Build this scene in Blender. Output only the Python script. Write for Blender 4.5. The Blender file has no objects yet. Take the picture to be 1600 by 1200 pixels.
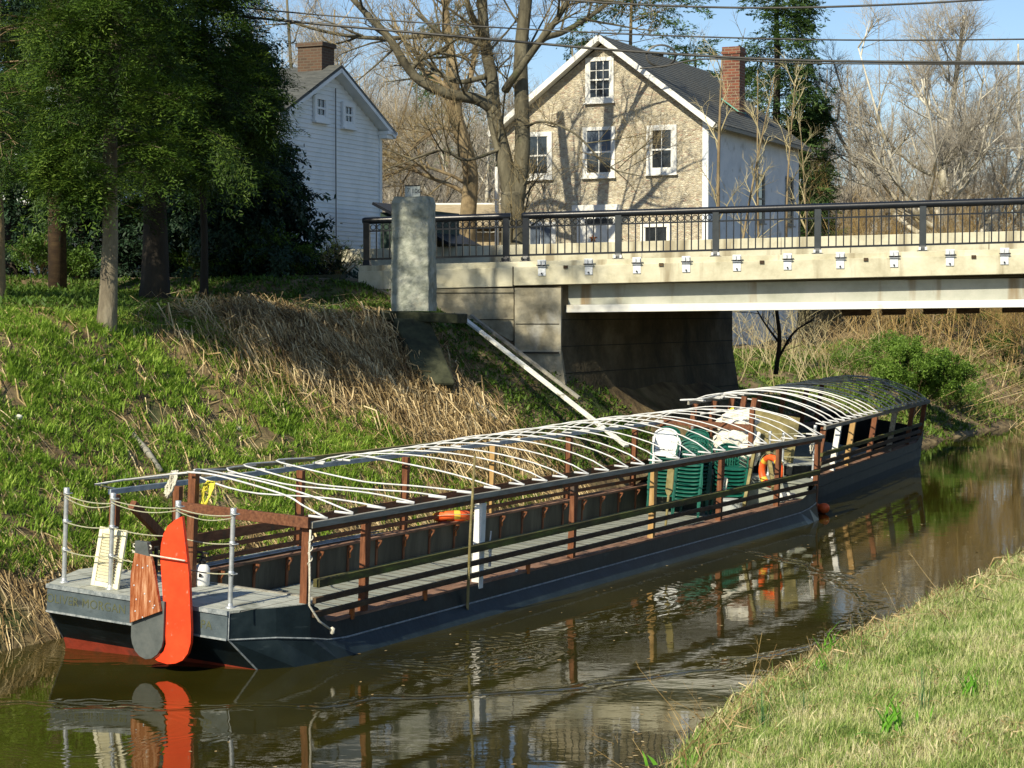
import bpy, bmesh, math, random
import numpy as np
from mathutils import Vector, Matrix, Euler
rad = math.radians
rng = np.random.default_rng(7)
random.seed(7)
scene = bpy.context.scene
COL = scene.collection

# ---------------------------------------------------------------- camera
CAMH = 4.2
cam_d = bpy.data.cameras.new("Camera"); cam = bpy.data.objects.new("Camera", cam_d); COL.objects.link(cam)
cam_d.sensor_width = 36; cam_d.lens = 67.5; cam_d.clip_start = .1; cam_d.clip_end = 3000
PITCH = math.atan(114 / 3000)
cam.location = (0, 0, CAMH); cam.rotation_euler = (math.pi / 2 - PITCH, 0, 0)
scene.camera = cam
# ---------------------------------------------------------------- sky and sun
SUN_EL, SX, SY = rad(37), -.47, -.883
world = bpy.data.worlds.new("World"); scene.world = world; world.use_nodes = True
wn = world.node_tree.nodes; wl = world.node_tree.links
bgn = wn['Background']; sky = wn.new('ShaderNodeTexSky'); sky.sky_type = 'NISHITA'; sky.sun_disc = False
sky.sun_elevation = SUN_EL; sky.sun_rotation = math.atan2(SX, SY); sky.altitude = 100; sky.air_density = 1.0; sky.dust_density = .3; sky.ozone_density = 3.5
wl.new(sky.outputs[0], bgn.inputs[0]); bgn.inputs[1].default_value = .088
sd = bpy.data.lights.new("Sun", 'SUN'); sun = bpy.data.objects.new("Sun", sd); COL.objects.link(sun)
sd.energy = 5.0; sd.angle = rad(.5); sd.color = (1, .90, .70)
sdir = Vector((SX * math.cos(SUN_EL), SY * math.cos(SUN_EL), math.sin(SUN_EL)))
sun.rotation_euler = sdir.to_track_quat('Z', 'Y').to_euler(); sun.location = (-10, -20, 30)
scene.view_settings.view_transform = 'Standard'; scene.view_settings.look = 'None'
scene.view_settings.exposure = .55; scene.view_settings.gamma = 1
scene.cycles.max_bounces = 6; scene.cycles.transparent_max_bounces = 8

# ---------------------------------------------------------------- naming helpers
def tag(o, label=None, cat=None, group=None, kind=None):
    if label: o['label'] = label
    if cat: o['category'] = cat
    if group: o['group'] = group
    if kind: o['kind'] = kind
    return o
def empty(name, loc=(0, 0, 0), rot=(0, 0, 0), label=None, cat=None, group=None):
    o = bpy.data.objects.new(name, None); COL.objects.link(o); o.location = loc; o.rotation_euler = rot
    o.empty_display_size = .2
    return tag(o, label, cat, group)
def copy_tree(o, parent=None):
    c = o.copy(); COL.objects.link(c)
    if parent: c.parent = parent
    for ch in list(o.children): copy_tree(ch, c)
    return c
# ---------------------------------------------------------------- pixel of the photo (1600x1200) to a point at depth Y / height z
_c, _s = math.cos(PITCH), math.sin(PITCH)
def ray(x, y):
    a = (x - 800) / 3000; b = -(y - 600) / 3000
    return np.array([a, _c + b * _s, -_s + b * _c])
def at(x, y, Y):
    r = ray(x, y); return np.array([0, 0, CAMH]) + r * Y / r[1]
# canal frame
UX, UY = math.sin(rad(28.3)), math.cos(rad(28.3))
def ts2xy(t, s): return (UX * t - UY * s, UY * t + UX * s)
def xy2ts(x, y): return (UX * x + UY * y, -UY * x + UX * y)

# ---------------------------------------------------------------- geometry collector
class Geo:
    def __init__(self): self.V = []; self.F = []; self.n = 0; self.R = []
    def add(self, V, F, r=None, m=0):
        V = np.asarray(V, dtype=np.float64).reshape(-1, 3); F = np.asarray(F, dtype=np.int64)
        if F.ndim == 1: F = F[None]
        self.V.append(V); self.F.append((F + self.n, m)); self.n += len(V)
        if r is None: r = np.full(len(V), .5)
        elif np.isscalar(r): r = np.full(len(V), float(r))
        self.R.append(r)
    def box(self, c, s, R=None, r=None, m=0):
        x, y, z = [v / 2 for v in s]
        V = np.array([(-x, -y, -z), (x, -y, -z), (x, y, -z), (-x, y, -z), (-x, -y, z), (x, -y, z), (x, y, z), (-x, y, z)])
        if R is not None: V = V @ np.asarray(R).T
        self.add(V + np.array(c), [(0, 3, 2, 1), (4, 5, 6, 7), (0, 1, 5, 4), (1, 2, 6, 5), (2, 3, 7, 6), (3, 0, 4, 7)], r, m)
    def bar(self, a, b, w, h, up=(0, 0, 1), r=None, m=0):
        a = np.array(a, float); b = np.array(b, float); d = b - a; L = np.linalg.norm(d); d /= L
        v = np.cross(np.array(up, float), d)
        if np.linalg.norm(v) < 1e-6: v = np.cross((1, 0, 0), d)
        v /= np.linalg.norm(v); u = np.cross(d, v)
        self.box((a + b) / 2, (L, w, h), np.stack([d, v, u], 1), r, m)
    def tube(self, P, rr, n=6, r=None, m=0, cap=True):
        P = np.asarray(P, float); k = len(P)
        rr = np.full(k, rr) if np.isscalar(rr) else np.asarray(rr, float)
        T = np.gradient(P, axis=0); T /= np.linalg.norm(T, axis=1)[:, None] + 1e-12
        mt = T.mean(0); ref = np.eye(3)[np.argmin(np.abs(mt))]
        U = np.cross(T, ref); U /= np.linalg.norm(U, axis=1)[:, None] + 1e-12; W = np.cross(T, U)
        a = np.arange(n) * 2 * math.pi / n
        V = P[:, None] + rr[:, None, None] * (np.cos(a)[None, :, None] * U[:, None] + np.sin(a)[None, :, None] * W[:, None])
        i = np.arange(k - 1)[:, None] * n; j = np.arange(n)[None]; j2 = (j + 1) % n
        F = np.stack([i + j, i + j2, i + n + j2, i + n + j], -1).reshape(-1, 4)
        self.add(V.reshape(-1, 3), F, r, m)
        if cap and n > 3:
            b = self.n - k * n
            self.F.append((np.arange(n)[None, ::-1] + b, m)); self.F.append((np.arange(n)[None] + b + (k - 1) * n, m))
    def cyl(self, a, b, r0, r1=None, n=12, m=0, r=None): self.tube([a, b], [r0, r0 if r1 is None else r1], n, r, m)
    def lathe(self, prof, c=(0, 0, 0), n=20, R=None, m=0, r=None):
        prof = np.array(prof, float); k = len(prof); a = np.arange(n) * 2 * math.pi / n
        V = np.stack([prof[:, 0][:, None] * np.cos(a), prof[:, 0][:, None] * np.sin(a), np.repeat(prof[:, 1][:, None], n, 1)], -1).reshape(-1, 3)
        if R is not None: V = V @ np.asarray(R).T
        i = np.arange(k - 1)[:, None] * n; j = np.arange(n)[None]; j2 = (j + 1) % n
        self.add(V + np.array(c), np.stack([i + j, i + j2, i + n + j2, i + n + j], -1).reshape(-1, 4), r, m)
    def prism(self, poly, z0, z1, T=None, m=0, r=None):
        poly = np.array(poly, float); n = len(poly)
        V = np.concatenate([np.c_[poly, np.full(n, z0)], np.c_[poly, np.full(n, z1)]])
        if T is not None: V = T(V)
        b = self.n
        self.add(V, [(i, (i + 1) % n, n + (i + 1) % n, n + i) for i in range(n)], r, m)
        self.F.append((np.arange(n)[None, ::-1] + b, m)); self.F.append((np.arange(n)[None] + b + n, m))
    def stamp(self, V, F, pos, mats, r=None, m=0):
        """copies of a template: pos (N,3), mats (N,3,3)"""
        V = np.asarray(V, float); N = len(pos); nv = len(V)
        VV = np.einsum('nij,vj->nvi', mats, V) + pos[:, None]
        F = np.asarray(F); FF = F[None] + (np.arange(N) * nv)[:, None, None]
        rr = np.repeat(rng.random(N) if r is None else r, nv)
        self.add(VV.reshape(-1, 3), FF.reshape(-1, F.shape[1]), rr, m)
    def build(self, name, mats, parent=None, smooth=False, bevel=0, loc=None, rot=None, attr=False):
        me = bpy.data.meshes.new(name)
        V = np.concatenate(self.V); me.vertices.add(len(V)); me.vertices.foreach_set('co', V.ravel())
        loops = np.concatenate([F.ravel() for F, m in self.F]); tot = np.concatenate([np.full(len(F), F.shape[1]) for F, m in self.F])
        mi = np.concatenate([np.full(len(F), m) for F, m in self.F])
        me.loops.add(len(loops)); me.loops.foreach_set('vertex_index', loops.astype(np.int32))
        me.polygons.add(len(tot)); me.polygons.foreach_set('loop_start', np.concatenate([[0], np.cumsum(tot)[:-1]]).astype(np.int32))
        me.polygons.foreach_set('material_index', mi.astype(np.int32))
        me.polygons.foreach_set('use_smooth', np.full(len(tot), smooth))
        if attr:
            at_ = me.attributes.new('rnd', 'FLOAT', 'POINT'); at_.data.foreach_set('value', np.concatenate(self.R).astype(np.float32))
        me.update(calc_edges=True)
        if not isinstance(mats, (list, tuple)): mats = [mats]
        for m in mats: me.materials.append(m)
        o = bpy.data.objects.new(name, me); COL.objects.link(o)
        if parent: o.parent = parent
        if loc is not None: o.location = loc
        if rot is not None: o.rotation_euler = rot
        if bevel:
            b = o.modifiers.new('Bevel', 'BEVEL'); b.width = bevel; b.segments = 2; b.limit_method = 'ANGLE'
        return o
def rotm(rx, ry, rz): return np.array(Euler((rx, ry, rz)).to_matrix())
def rand_rots(N, tilt=.4, az=None):
    az = rng.random(N) * 2 * math.pi if az is None else az
    ta = rng.random(N) * 2 * math.pi; tl = rng.normal(0, tilt, N)
    ca, sa = np.cos(az), np.sin(az); Z = np.zeros(N); O = np.ones(N)
    Rz = np.stack([np.stack([ca, -sa, Z], -1), np.stack([sa, ca, Z], -1), np.stack([Z, Z, O], -1)], 1)
    ct, st = np.cos(tl), np.sin(tl); cx, sx = np.cos(ta), np.sin(ta)
    k = np.stack([cx, sx, Z], -1); K = np.zeros((N, 3, 3))
    K[:, 0, 2] = k[:, 1]; K[:, 1, 2] = -k[:, 0]; K[:, 2, 0] = -k[:, 1]; K[:, 2, 1] = k[:, 0]
    Rt = np.eye(3) + st[:, None, None] * K + (1 - ct)[:, None, None] * (K @ K)
    return Rt @ Rz
# ---------------------------------------------------------------- materials
def mat(name, cols, scale=4, rough=.75, bump=.3, bscale=25, metal=0, stretch=(1, 1, 1), spec=.4, dist=.02, detail=6, coord='Object', scale2=None, dark=None, streak=0):
    m = bpy.data.materials.new(name); m.use_nodes = True; N = m.node_tree.nodes; L = m.node_tree.links
    b = N['Principled BSDF']; b.inputs['Roughness'].default_value = rough; b.inputs['Metallic'].default_value = metal
    b.inputs['Specular IOR Level'].default_value = spec
    tc = N.new('ShaderNodeTexCoord'); mp = N.new('ShaderNodeMapping'); mp.inputs['Scale'].default_value = stretch
    L.new(tc.outputs[coord], mp.inputs[0])
    if not isinstance(cols[0], (list, tuple)): cols = [cols]
    nz = N.new('ShaderNodeTexNoise'); nz.inputs['Scale'].default_value = scale; nz.inputs['Detail'].default_value = detail; nz.inputs['Roughness'].default_value = .65
    L.new(mp.outputs[0], nz.inputs[0])
    cr = N.new('ShaderNodeValToRGB'); L.new(nz.outputs['Fac'], cr.inputs[0])
    n = len(cols); e = cr.color_ramp.elements
    while len(e) < n: e.new(.5)
    for i, c in enumerate(cols):
        e[i].position = .32 + .36 * (i / max(1, n - 1)) if n > 1 else 0; e[i].color = (*c, 1)
    if n == 1: e[1].color = (*cols[0], 1)
    out = cr.outputs[0]
    if dark is not None:   # large stains / patches
        n2 = N.new('ShaderNodeTexNoise'); n2.inputs['Scale'].default_value = dark[1]; n2.inputs['Detail'].default_value = 5
        mp2 = N.new('ShaderNodeMapping'); mp2.inputs['Scale'].default_value = dark[3] if len(dark) > 3 else (1, 1, 1); L.new(tc.outputs[coord], mp2.inputs[0]); L.new(mp2.outputs[0], n2.inputs[0])
        c2 = N.new('ShaderNodeValToRGB'); c2.color_ramp.elements[0].position = dark[2]; c2.color_ramp.elements[1].position = dark[2] + .12
        L.new(n2.outputs['Fac'], c2.inputs[0]); mx = N.new('ShaderNodeMix'); mx.data_type = 'RGBA'
        L.new(c2.outputs[0], mx.inputs[0]); L.new(out, mx.inputs[6]); mx.inputs[7].default_value = (*dark[0], 1); out = mx.outputs[2]
    L.new(out, b.inputs['Base Color'])
    if bump:
        n3 = N.new('ShaderNodeTexNoise'); n3.inputs['Scale'].default_value = bscale; n3.inputs['Detail'].default_value = 5; L.new(mp.outputs[0], n3.inputs[0])
        bp = N.new('ShaderNodeBump'); bp.inputs['Strength'].default_value = bump; bp.inputs['Distance'].default_value = dist
        L.new(n3.outputs['Fac'], bp.inputs['Height']); L.new(bp.outputs[0], b.inputs['Normal'])
    return m
def leafmat(name, cols, trans=.35, rough=.6, spec=.3, scale=.8):
    m = bpy.data.materials.new(name); m.use_nodes = True; N = m.node_tree.nodes; L = m.node_tree.links
    b = N['Principled BSDF']; b.inputs['Roughness'].default_value = rough; b.inputs['Specular IOR Level'].default_value = spec
    a = N.new('ShaderNodeAttribute'); a.attribute_name = 'rnd'
    nz = N.new('ShaderNodeTexNoise'); nz.inputs['Scale'].default_value = scale; nz.inputs['Detail'].default_value = 3
    tc = N.new('ShaderNodeTexCoord'); L.new(tc.outputs['Object'], nz.inputs[0])
    ma = N.new('ShaderNodeMath'); ma.operation = 'MULTIPLY_ADD'; L.new(nz.outputs['Fac'], ma.inputs[0]); ma.inputs[1].default_value = .9
    mb = N.new('ShaderNodeMath'); mb.operation = 'MULTIPLY'; L.new(a.outputs['Fac'], mb.inputs[0]); mb.inputs[1].default_value = .6; 
    mc = N.new('ShaderNodeMath'); mc.operation = 'SUBTRACT'; L.new(mb.outputs[0], mc.inputs[0]); mc.inputs[1].default_value = .25
    L.new(mc.outputs[0], ma.inputs[2])
    cr = N.new('ShaderNodeValToRGB'); L.new(ma.outputs[0], cr.inputs[0]); e = cr.color_ramp.elements
    while len(e) < len(cols): e.new(.5)
    for i, c in enumerate(cols): e[i].position = .15 + .7 * i / (len(cols) - 1); e[i].color = (*c, 1)
    L.new(cr.outputs[0], b.inputs['Base Color'])
    if trans:
        t = N.new('ShaderNodeBsdfTranslucent'); mx = N.new('ShaderNodeMixShader'); mx.inputs[0].default_value = trans
        L.new(cr.outputs[0], t.inputs[0]); L.new(b.outputs[0], mx.inputs[1]); L.new(t.outputs[0], mx.inputs[2]); L.new(mx.outputs[0], N['Material Output'].inputs[0])
    return m
M = {}
M['hull'] = mat('hull paint', [(.007, .013, .017), (.011, .020, .025), (.020, .032, .038)], 2.5, .42, .15, 12, spec=.2, dark=((.035, .05, .055), 3, .66, (1, 1, 6)))
M['band'] = mat('transom paint', [(.045, .062, .072), (.065, .088, .10), (.085, .108, .118)], 4, .55, .2, 20, dark=((.03, .04, .045), 2, .6, (1, 1, 4)))
M['gold'] = mat('faded lettering', [(.105, .105, .028), (.075, .085, .045), (.055, .07, .055)], 9, .7, 0)
M['redlead'] = mat('red bottom paint', [(.16, .025, .012), (.24, .035, .018), (.10, .03, .02)], 3, .5, .2)
M['deck'] = mat('deck paint', [(.26, .28, .25), (.34, .36, .32), (.42, .43, .38)], 3, .7, .3, 15, stretch=(4, 1, 1), dark=((.12, .13, .10), 2.2, .6))
M['floor'] = mat('floor boards', [(.17, .19, .16), (.23, .25, .21), (.30, .31, .26)], 5, .8, .3, 20, stretch=(8, .6, 1), dark=((.10, .09, .06), 2, .62))
M['brown'] = mat('brown stained wood', [(.075, .026, .010), (.145, .050, .018), (.21, .085, .038)], 6, .65, .4, 30, stretch=(4, 4, .7), dark=((.07, .05, .035), 3, .62))
M['brownh'] = mat('brown stained rail', [(.065, .023, .009), (.125, .045, .018), (.19, .08, .036)], 6, .65, .4, 30, stretch=(.7, 4, 4), dark=((.06, .05, .03), 2.5, .56))
M['mossy'] = mat('mossy old rail', [(.035, .026, .012), (.08, .075, .02), (.15, .18, .03)], 2.2, .8, .5, 30, stretch=(.7, 3, 3))
M['dkrail'] = mat('dark old rail', [(.03, .018, .01), (.06, .036, .018), (.10, .065, .03)], 4, .8, .5, 30, stretch=(.7, 3, 3))
M['sill'] = mat('worn sill plank', [(.12, .06, .035), (.20, .11, .07), (.28, .17, .12)], 5, .8, .4, 30, stretch=(.7, 4, 4), dark=((.09, .06, .04), 2, .56))
M['tanwood'] = mat('new yellow lumber', [(.27, .16, .05), (.36, .22, .08), (.42, .28, .12)], 6, .7, .3, 30, stretch=(3, 3, .5))
M['greywood'] = mat('grey weathered wood', [(.16, .15, .12), (.25, .24, .20), (.34, .33, .28)], 5, .8, .4, 30, stretch=(.5, 4, 4))
M['olivewood'] = mat('olive weathered wood', [(.13, .11, .04), (.20, .17, .07), (.27, .23, .11)], 4, .85, .4, 30, stretch=(1.5, 1.5, 1.5), dark=((.10, .09, .04), 1.6, .55))
M['whitewood'] = mat('white painted wood', [(.55, .56, .52), (.70, .70, .66), (.78, .78, .74)], 6, .6, .2, 30, dark=((.35, .34, .28), 5, .66))
M['cream'] = mat('cream painted wood', [(.62, .57, .38), (.72, .68, .48), (.78, .75, .58)], 8, .6, .2, 40, dark=((.35, .28, .16), 9, .68))
M['pvc'] = mat('white pvc pipe', [(.42, .43, .43), (.56, .57, .57), (.66, .67, .66)], 5, .4, 0)
M['galv'] = mat('galvanised pipe', [(.34, .37, .38), (.46, .49, .50), (.56, .58, .59)], 12, .42, .05, 40, metal=.55)
M['galvb'] = mat('galvanised plate', [(.42, .45, .48), (.56, .59, .62), (.66, .68, .70)], 14, .5, .05, 40, metal=.3)
M['panel'] = mat('dark side panel', [(.02, .022, .018), (.05, .052, .04), (.11, .11, .085)], 1.6, .6, .2, 20, stretch=(1.2, 1, .25))
M['rust'] = mat('rusty bracket', [(.12, .04, .01), (.32, .10, .02), (.45, .15, .03)], 10, .8, .3)
M['red'] = mat('red rudder paint', [(.66, .045, .012), (.74, .055, .015), (.78, .07, .02)], 3, .42, .06, 20, dark=((.55, .22, .16), 16, .66))
M['greyp'] = mat('grey rudder paint', [(.055, .065, .065), (.08, .092, .09), (.10, .11, .105)], 5, .6, .1)
M['ply'] = mat('weathered varnished plywood', [(.15, .035, .008), (.27, .075, .02), (.40, .17, .08), (.55, .33, .2)], 5, .6, .4, 25, stretch=(3, 6, .7))
M['rope'] = mat('grey green rope', [(.24, .25, .16), (.38, .38, .26), (.46, .45, .34)], 30, .9, .6, 160)
M['wrope'] = mat('off white rope', [(.42, .40, .32), (.60, .57, .47), (.68, .66, .56)], 30, .9, .6, 160)
M['yrope'] = mat('yellow rope', [(.50, .44, .03), (.65, .58, .05), (.70, .66, .12)], 30, .7, .5, 160)
M['black'] = mat('black plastic', [(.012, .012, .013), (.02, .02, .022)], 5, .4, 0)
M['wplastic'] = mat('white plastic', [(.72, .73, .72), (.80, .81, .80)], 5, .35, .03, dark=((.55, .54, .48), 8, .68))
M['gplastic'] = mat('green moulded plastic', [(.004, .065, .045), (.006, .09, .062), (.012, .12, .085)], 6, .38, .03)
M['orange'] = mat('orange lifebuoy', [(.62, .075, .012), (.72, .10, .018), (.74, .14, .03)], 8, .55, .1)
M['yband'] = mat('yellow band', [(.70, .42, .04), (.76, .5, .06)], 8, .55, .1)
M['canvas'] = mat('cream canvas', [(.52, .50, .42), (.68, .66, .57), (.76, .74, .66)], 4, .9, .6, 18, dist=.03)
M['bucket'] = mat('grey plastic', [(.33, .35, .34), (.42, .44, .42)], 5, .5, .03)
M['bluep'] = mat('blue grey tubing', [(.16, .21, .26), (.26, .32, .38), (.38, .44, .48)], 5, .4, 0)
# ---------------------------------------------------------------- terrain, water
def vnoise(x, y, seed=0):
    """cheap smooth value noise, vectorised"""
    x = np.asarray(x, float); y = np.asarray(y, float)
    xi = np.floor(x).astype(np.int64); yi = np.floor(y).astype(np.int64); xf = x - xi; yf = y - yi
    def h(a, b):
        n = (a * 374761393 + b * 668265263 + seed * 1442695041) & 0xffffffff
        n = ((n ^ (n >> 13)) * 1274126177) & 0xffffffff
        return ((n ^ (n >> 16)) & 0xffff) / 65535.0
    u = xf * xf * (3 - 2 * xf); v = yf * yf * (3 - 2 * yf)
    return (h(xi, yi) * (1 - u) + h(xi + 1, yi) * u) * (1 - v) + (h(xi, yi + 1) * (1 - u) + h(xi + 1, yi + 1) * u) * v
def fbm(x, y, seed=0, o=3):
    a = 0; amp = .5
    for i in range(o): a = a + amp * vnoise(x * 2 ** i, y * 2 ** i, seed + i); amp *= .5
    return a / (1 - .5 ** o)
def sstep(a, b, x):
    k = np.clip((x - a) / (b - a), 0, 1); return k * k * (3 - 2 * k)
RS, RC = -.187, 44.6          # bridge near face: Y = RC + RS * X
def hground(t, s):
    t = np.asarray(t, float); s = np.asarray(s, float)
    x, y = ts2xy(t, s)
    w = (fbm(t * .45, s * .45 + 9, 3) - .5)
    sh = np.where(s > 12, s + .7 * sstep(24, 14, t) + w * .6, s + w * .5 + 1.35 * sstep(19.5, 12, t))   # wander of the water's edge
    nearb = np.interp(sh, [-60, -8, -3, 0, 3, 5.6, 6.6, 7.1, 7.5, 9, 12], [3.2, 2.8, 2.2, 1.5, .96, .62, .46, .18, -.12, -.7, -.9])
    A = np.interp(sh, [12, 15.6, 17.0, 17.5, 18.6, 21.6, 22.4, 24, 30, 60], [-.9, -.7, -.1, .25, 1.15, 3.85, 4.16, 4.3, 4.65, 5.2])
    B = np.interp(sh, [12, 15.6, 17.1, 17.6, 19.5, 23, 27, 33, 45, 90, 200], [-.9, -.7, -.1, .3, 1.35, 2.3, 2.9, 4.4, 4.9, 5.2, 14])
    C = np.interp(sh, [12, 15.6, 17.1, 17.6, 20, 23, 27, 40, 90, 200], [-.9, -.7, -.1, .35, 2.2, 3.9, 4.3, 4.9, 6, 12])
    yr = y - RC - RS * x
    Bm = B + (C - B) * sstep(74, 92, t)
    left = A + (Bm - A) * sstep(7.5, 11.5, yr)
    onroad = sstep(-2.2, -.4, yr) * sstep(11.5, 9.2, yr) * sstep(22.5, 25.5, s)
    left = left * (1 - onroad) + 4.95 * onroad
    z = np.where(s > 12, left, nearb)
    # gully under the dead brush
    g = np.exp(-((t - 33.2) / 1.3) ** 2) * sstep(18, 19.5, s) * sstep(22.6, 21.2, s); z = z - .35 * g
    amp = np.where((s > 7.5) & (s < 17), 0.02, .16)
    z = z + (fbm(t * .9, s * .9, 11, 4) - .5) * amp * 1.6
    # far hills
    d = np.hypot(x, y)
    hill = sstep(95, 230, y) * (11 + 5 * fbm(x * .012, y * .012, 5)) * sstep(55, -35, x)
    hill = hill + sstep(150, 320, y) * 6
    z = z + hill * np.where(s > 20, 1, np.where(s < 3, .6, 0))
    return z
def axis(segs):
    out = [];
    for a, b, n in segs: out += list(np.linspace(a, b, n, endpoint=False))
    return np.array(out + [segs[-1][1]])
tt = axis([(-40, 10, 30), (10, 46, 190), (46, 100, 110), (100, 420, 90)])
ss = axis([(-260, -20, 24), (-20, 2, 30), (2, 9, 60), (9, 16, 10), (16, 25, 90), (25, 45, 40), (45, 300, 60)])
T, S = np.meshgrid(tt, ss, indexing='ij'); X, Y = ts2xy(T, S); Z = hground(T, S)
g = Geo(); nt, ns = T.shape; i = np.arange(nt - 1)[:, None] * ns; j = np.arange(ns - 1)[None]
g.add(np.stack([X, Y, Z], -1).reshape(-1, 3), np.stack([i + j, i + j + 1, i + ns + j + 1, i + ns + j], -1).reshape(-1, 4)[:, ::-1])
M['soil'] = mat('bank soil', [(.05, .034, .016), (.12, .085, .042), (.20, .15, .075), (.26, .20, .11)], 1.3, .95, .8, 9, dist=.05, detail=10, dark=((.045, .07, .016), .55, .56))
ground = g.build('ground', M['soil'], smooth=True); tag(ground, kind='structure')
# water
wm = bpy.data.materials.new('canal water'); wm.use_nodes = True; N = wm.node_tree.nodes; L = wm.node_tree.links
b = N['Principled BSDF']; b.inputs['Roughness'].default_value = .02; b.inputs['IOR'].default_value = 1.33
tc = N.new('ShaderNodeTexCoord')
n1 = N.new('ShaderNodeTexNoise'); n1.inputs['Scale'].default_value = .5; n1.inputs['Detail'].default_value = 5; L.new(tc.outputs['Object'], n1.inputs[0])
cr = N.new('ShaderNodeValToRGB'); cr.color_ramp.elements[0].position = .35; cr.color_ramp.elements[1].position = .65
cr.color_ramp.elements[0].color = (.018, .0165, .0022, 1); cr.color_ramp.elements[1].color = (.032, .028, .0045, 1)
L.new(n1.outputs['Fac'], cr.inputs[0]); L.new(cr.outputs[0], b.inputs['Base Color'])
def noise(scale, det, st=(1, 1, 1)):
    mp = N.new('ShaderNodeMapping'); mp.inputs['Scale'].default_value = st; L.new(tc.outputs['Object'], mp.inputs[0])
    n = N.new('ShaderNodeTexNoise'); n.inputs['Scale'].default_value = scale; n.inputs['Detail'].default_value = det; L.new(mp.outputs[0], n.inputs[0]); return n.outputs['Fac']
def mth(op, a, b_=None, c=None):
    n = N.new('ShaderNodeMath'); n.operation = op
    for i_, v in enumerate((a, b_, c)):
        if v is None: continue
        if isinstance(v, (int, float)): n.inputs[i_].default_value = v
        else: L.new(v, n.inputs[i_])
    return n.outputs[0]
sx = N.new('ShaderNodeSeparateXYZ'); L.new(tc.outputs['Object'], sx.inputs[0])
def wavepacket(cx, cy, r0, wid, lam, amp):
    """a train of ripples travelling out from (cx, cy)"""
    dx = mth('SUBTRACT', sx.outputs[0], cx); dy = mth('SUBTRACT', sx.outputs[1], cy)
    r = mth('SQRT', mth('ADD', mth('MULTIPLY', dx, dx), mth('MULTIPLY', dy, dy)))
    rn = mth('ADD', r, mth('MULTIPLY', noise(.9, 3), 1.1))
    q = mth('DIVIDE', mth('SUBTRACT', rn, r0), wid); env = mth('POWER', 2.718, mth('MULTIPLY', mth('MULTIPLY', q, q), -1.0))
    return mth('MULTIPLY', mth('MULTIPLY', mth('SINE', mth('MULTIPLY', rn, 6.283 / lam)), env), amp)
h = mth('MULTIPLY', noise(1.1, 3, (1, 1.6, 1)), .0025)
patch = mth('SMOOTHSTEP', noise(.22, 2), 0, 0) if False else mth('POWER', noise(.33, 2), 3.0)
h = mth('ADD', h, mth('MULTIPLY', mth('MULTIPLY', noise(7, 3, (1, 1.8, 1)), patch), .0028))
for a_ in ((-3.5, 29.0, 9.3, .16, .20, .0030), (-3.5, 29.0, 6.6, .55, .22, .0010), (-1.0, 23.6, 1.6, .5, .18, .0016), (-4.2, 19.2, 1.6, .4, .16, .0006)):
    h = mth('ADD', h, wavepacket(*a_))
bp = N.new('ShaderNodeBump'); bp.inputs['Strength'].default_value = 1; bp.inputs['Distance'].default_value = 1
L.new(h, bp.inputs['Height']); L.new(bp.outputs[0], b.inputs['Normal'])
g = Geo(); c4 = [ts2xy(t_, s_) for t_, s_ in ((-40, 5), (420, 5), (420, 20), (-40, 20))]
g.add([(x_, y_, 0) for x_, y_ in c4], [(0, 1, 2, 3)]); o = g.build('water', wm); tag(o, kind='structure')

# ---------------------------------------------------------------- grass and straw
def clump(n, L0, L1, w, spread, lean, droop, seg=3, seed=0):
    r_ = np.random.default_rng(seed); V = []; F = []
    for k in range(n):
        a = r_.random() * 6.283; b0 = r_.normal(0, spread, 2); l = r_.uniform(L0, L1); ln = abs(r_.normal(lean, lean * .5)) + .03; dr = droop * r_.uniform(.4, 1.4)
        d = np.array([math.cos(a), math.sin(a), 0]); sd_ = np.array([-d[1], d[0], 0]); P = np.array([b0[0], b0[1], -.02]); ang = ln; ww = w * r_.uniform(.7, 1.3)
        base = len(V)
        for q in range(seg + 1):
            f_ = q / seg; wq = ww * (1 - f_ ** 2) * .5 + (0 if q == seg else ww * .06)
            if q == seg: V.append(P.copy())
            else: V.append(P - sd_ * wq); V.append(P + sd_ * wq)
            P = P + l / seg * (np.array([0, 0, 1]) * math.cos(ang) + d * math.sin(ang)); ang += dr / seg
        for q in range(seg - 1): F.append((base + 2 * q, base + 2 * q + 1, base + 2 * q + 3)); F.append((base + 2 * q, base + 2 * q + 3, base + 2 * q + 2))
        F.append((base + 2 * seg - 2, base + 2 * seg - 1, base + 2 * seg))
    return np.array(V), np.array(F)
def scatter(geo, tmpls, t, s, scale, tilt=.12, dz=0, pitchm=None):
    x, y = ts2xy(t, s); z = hground(t, s) + dz; pos = np.stack([x, y, z], -1); n = len(t)
    R = rand_rots(n, tilt) * scale[:, None, None]; k = rng.integers(0, len(tmpls), n)
    for q, (V, F) in enumerate(tmpls):
        m_ = k == q
        if m_.any(): geo.stamp(V, F, pos[m_], R[m_])
def rnd(n, a, b): return a + (b - a) * rng.random(n)
M['lily'] = leafmat('lush bank leaves', [(.09, .17, .018), (.19, .32, .034), (.30, .46, .06), (.46, .60, .12)], .45, .5, scale=.9)
M['grass'] = leafmat('towpath grass', [(.10, .18, .03), (.20, .31, .06), (.36, .44, .13), (.55, .55, .27), (.66, .60, .37)], .35, .6, scale=1.3)
M['straw'] = leafmat('dry straw', [(.09, .055, .022), (.26, .18, .075), (.48, .36, .18), (.68, .56, .33)], .15, .7, scale=1.5)
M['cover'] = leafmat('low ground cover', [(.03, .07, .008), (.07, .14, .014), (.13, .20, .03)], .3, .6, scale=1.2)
lily = [clump(15, .07, .23, .0165, .055, .42, .95, 3, k) for k in range(6)]
tuft = [clump(11, .05, .13, .006, .035, .35, .8, 2, 20 + k) for k in range(6)]
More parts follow.
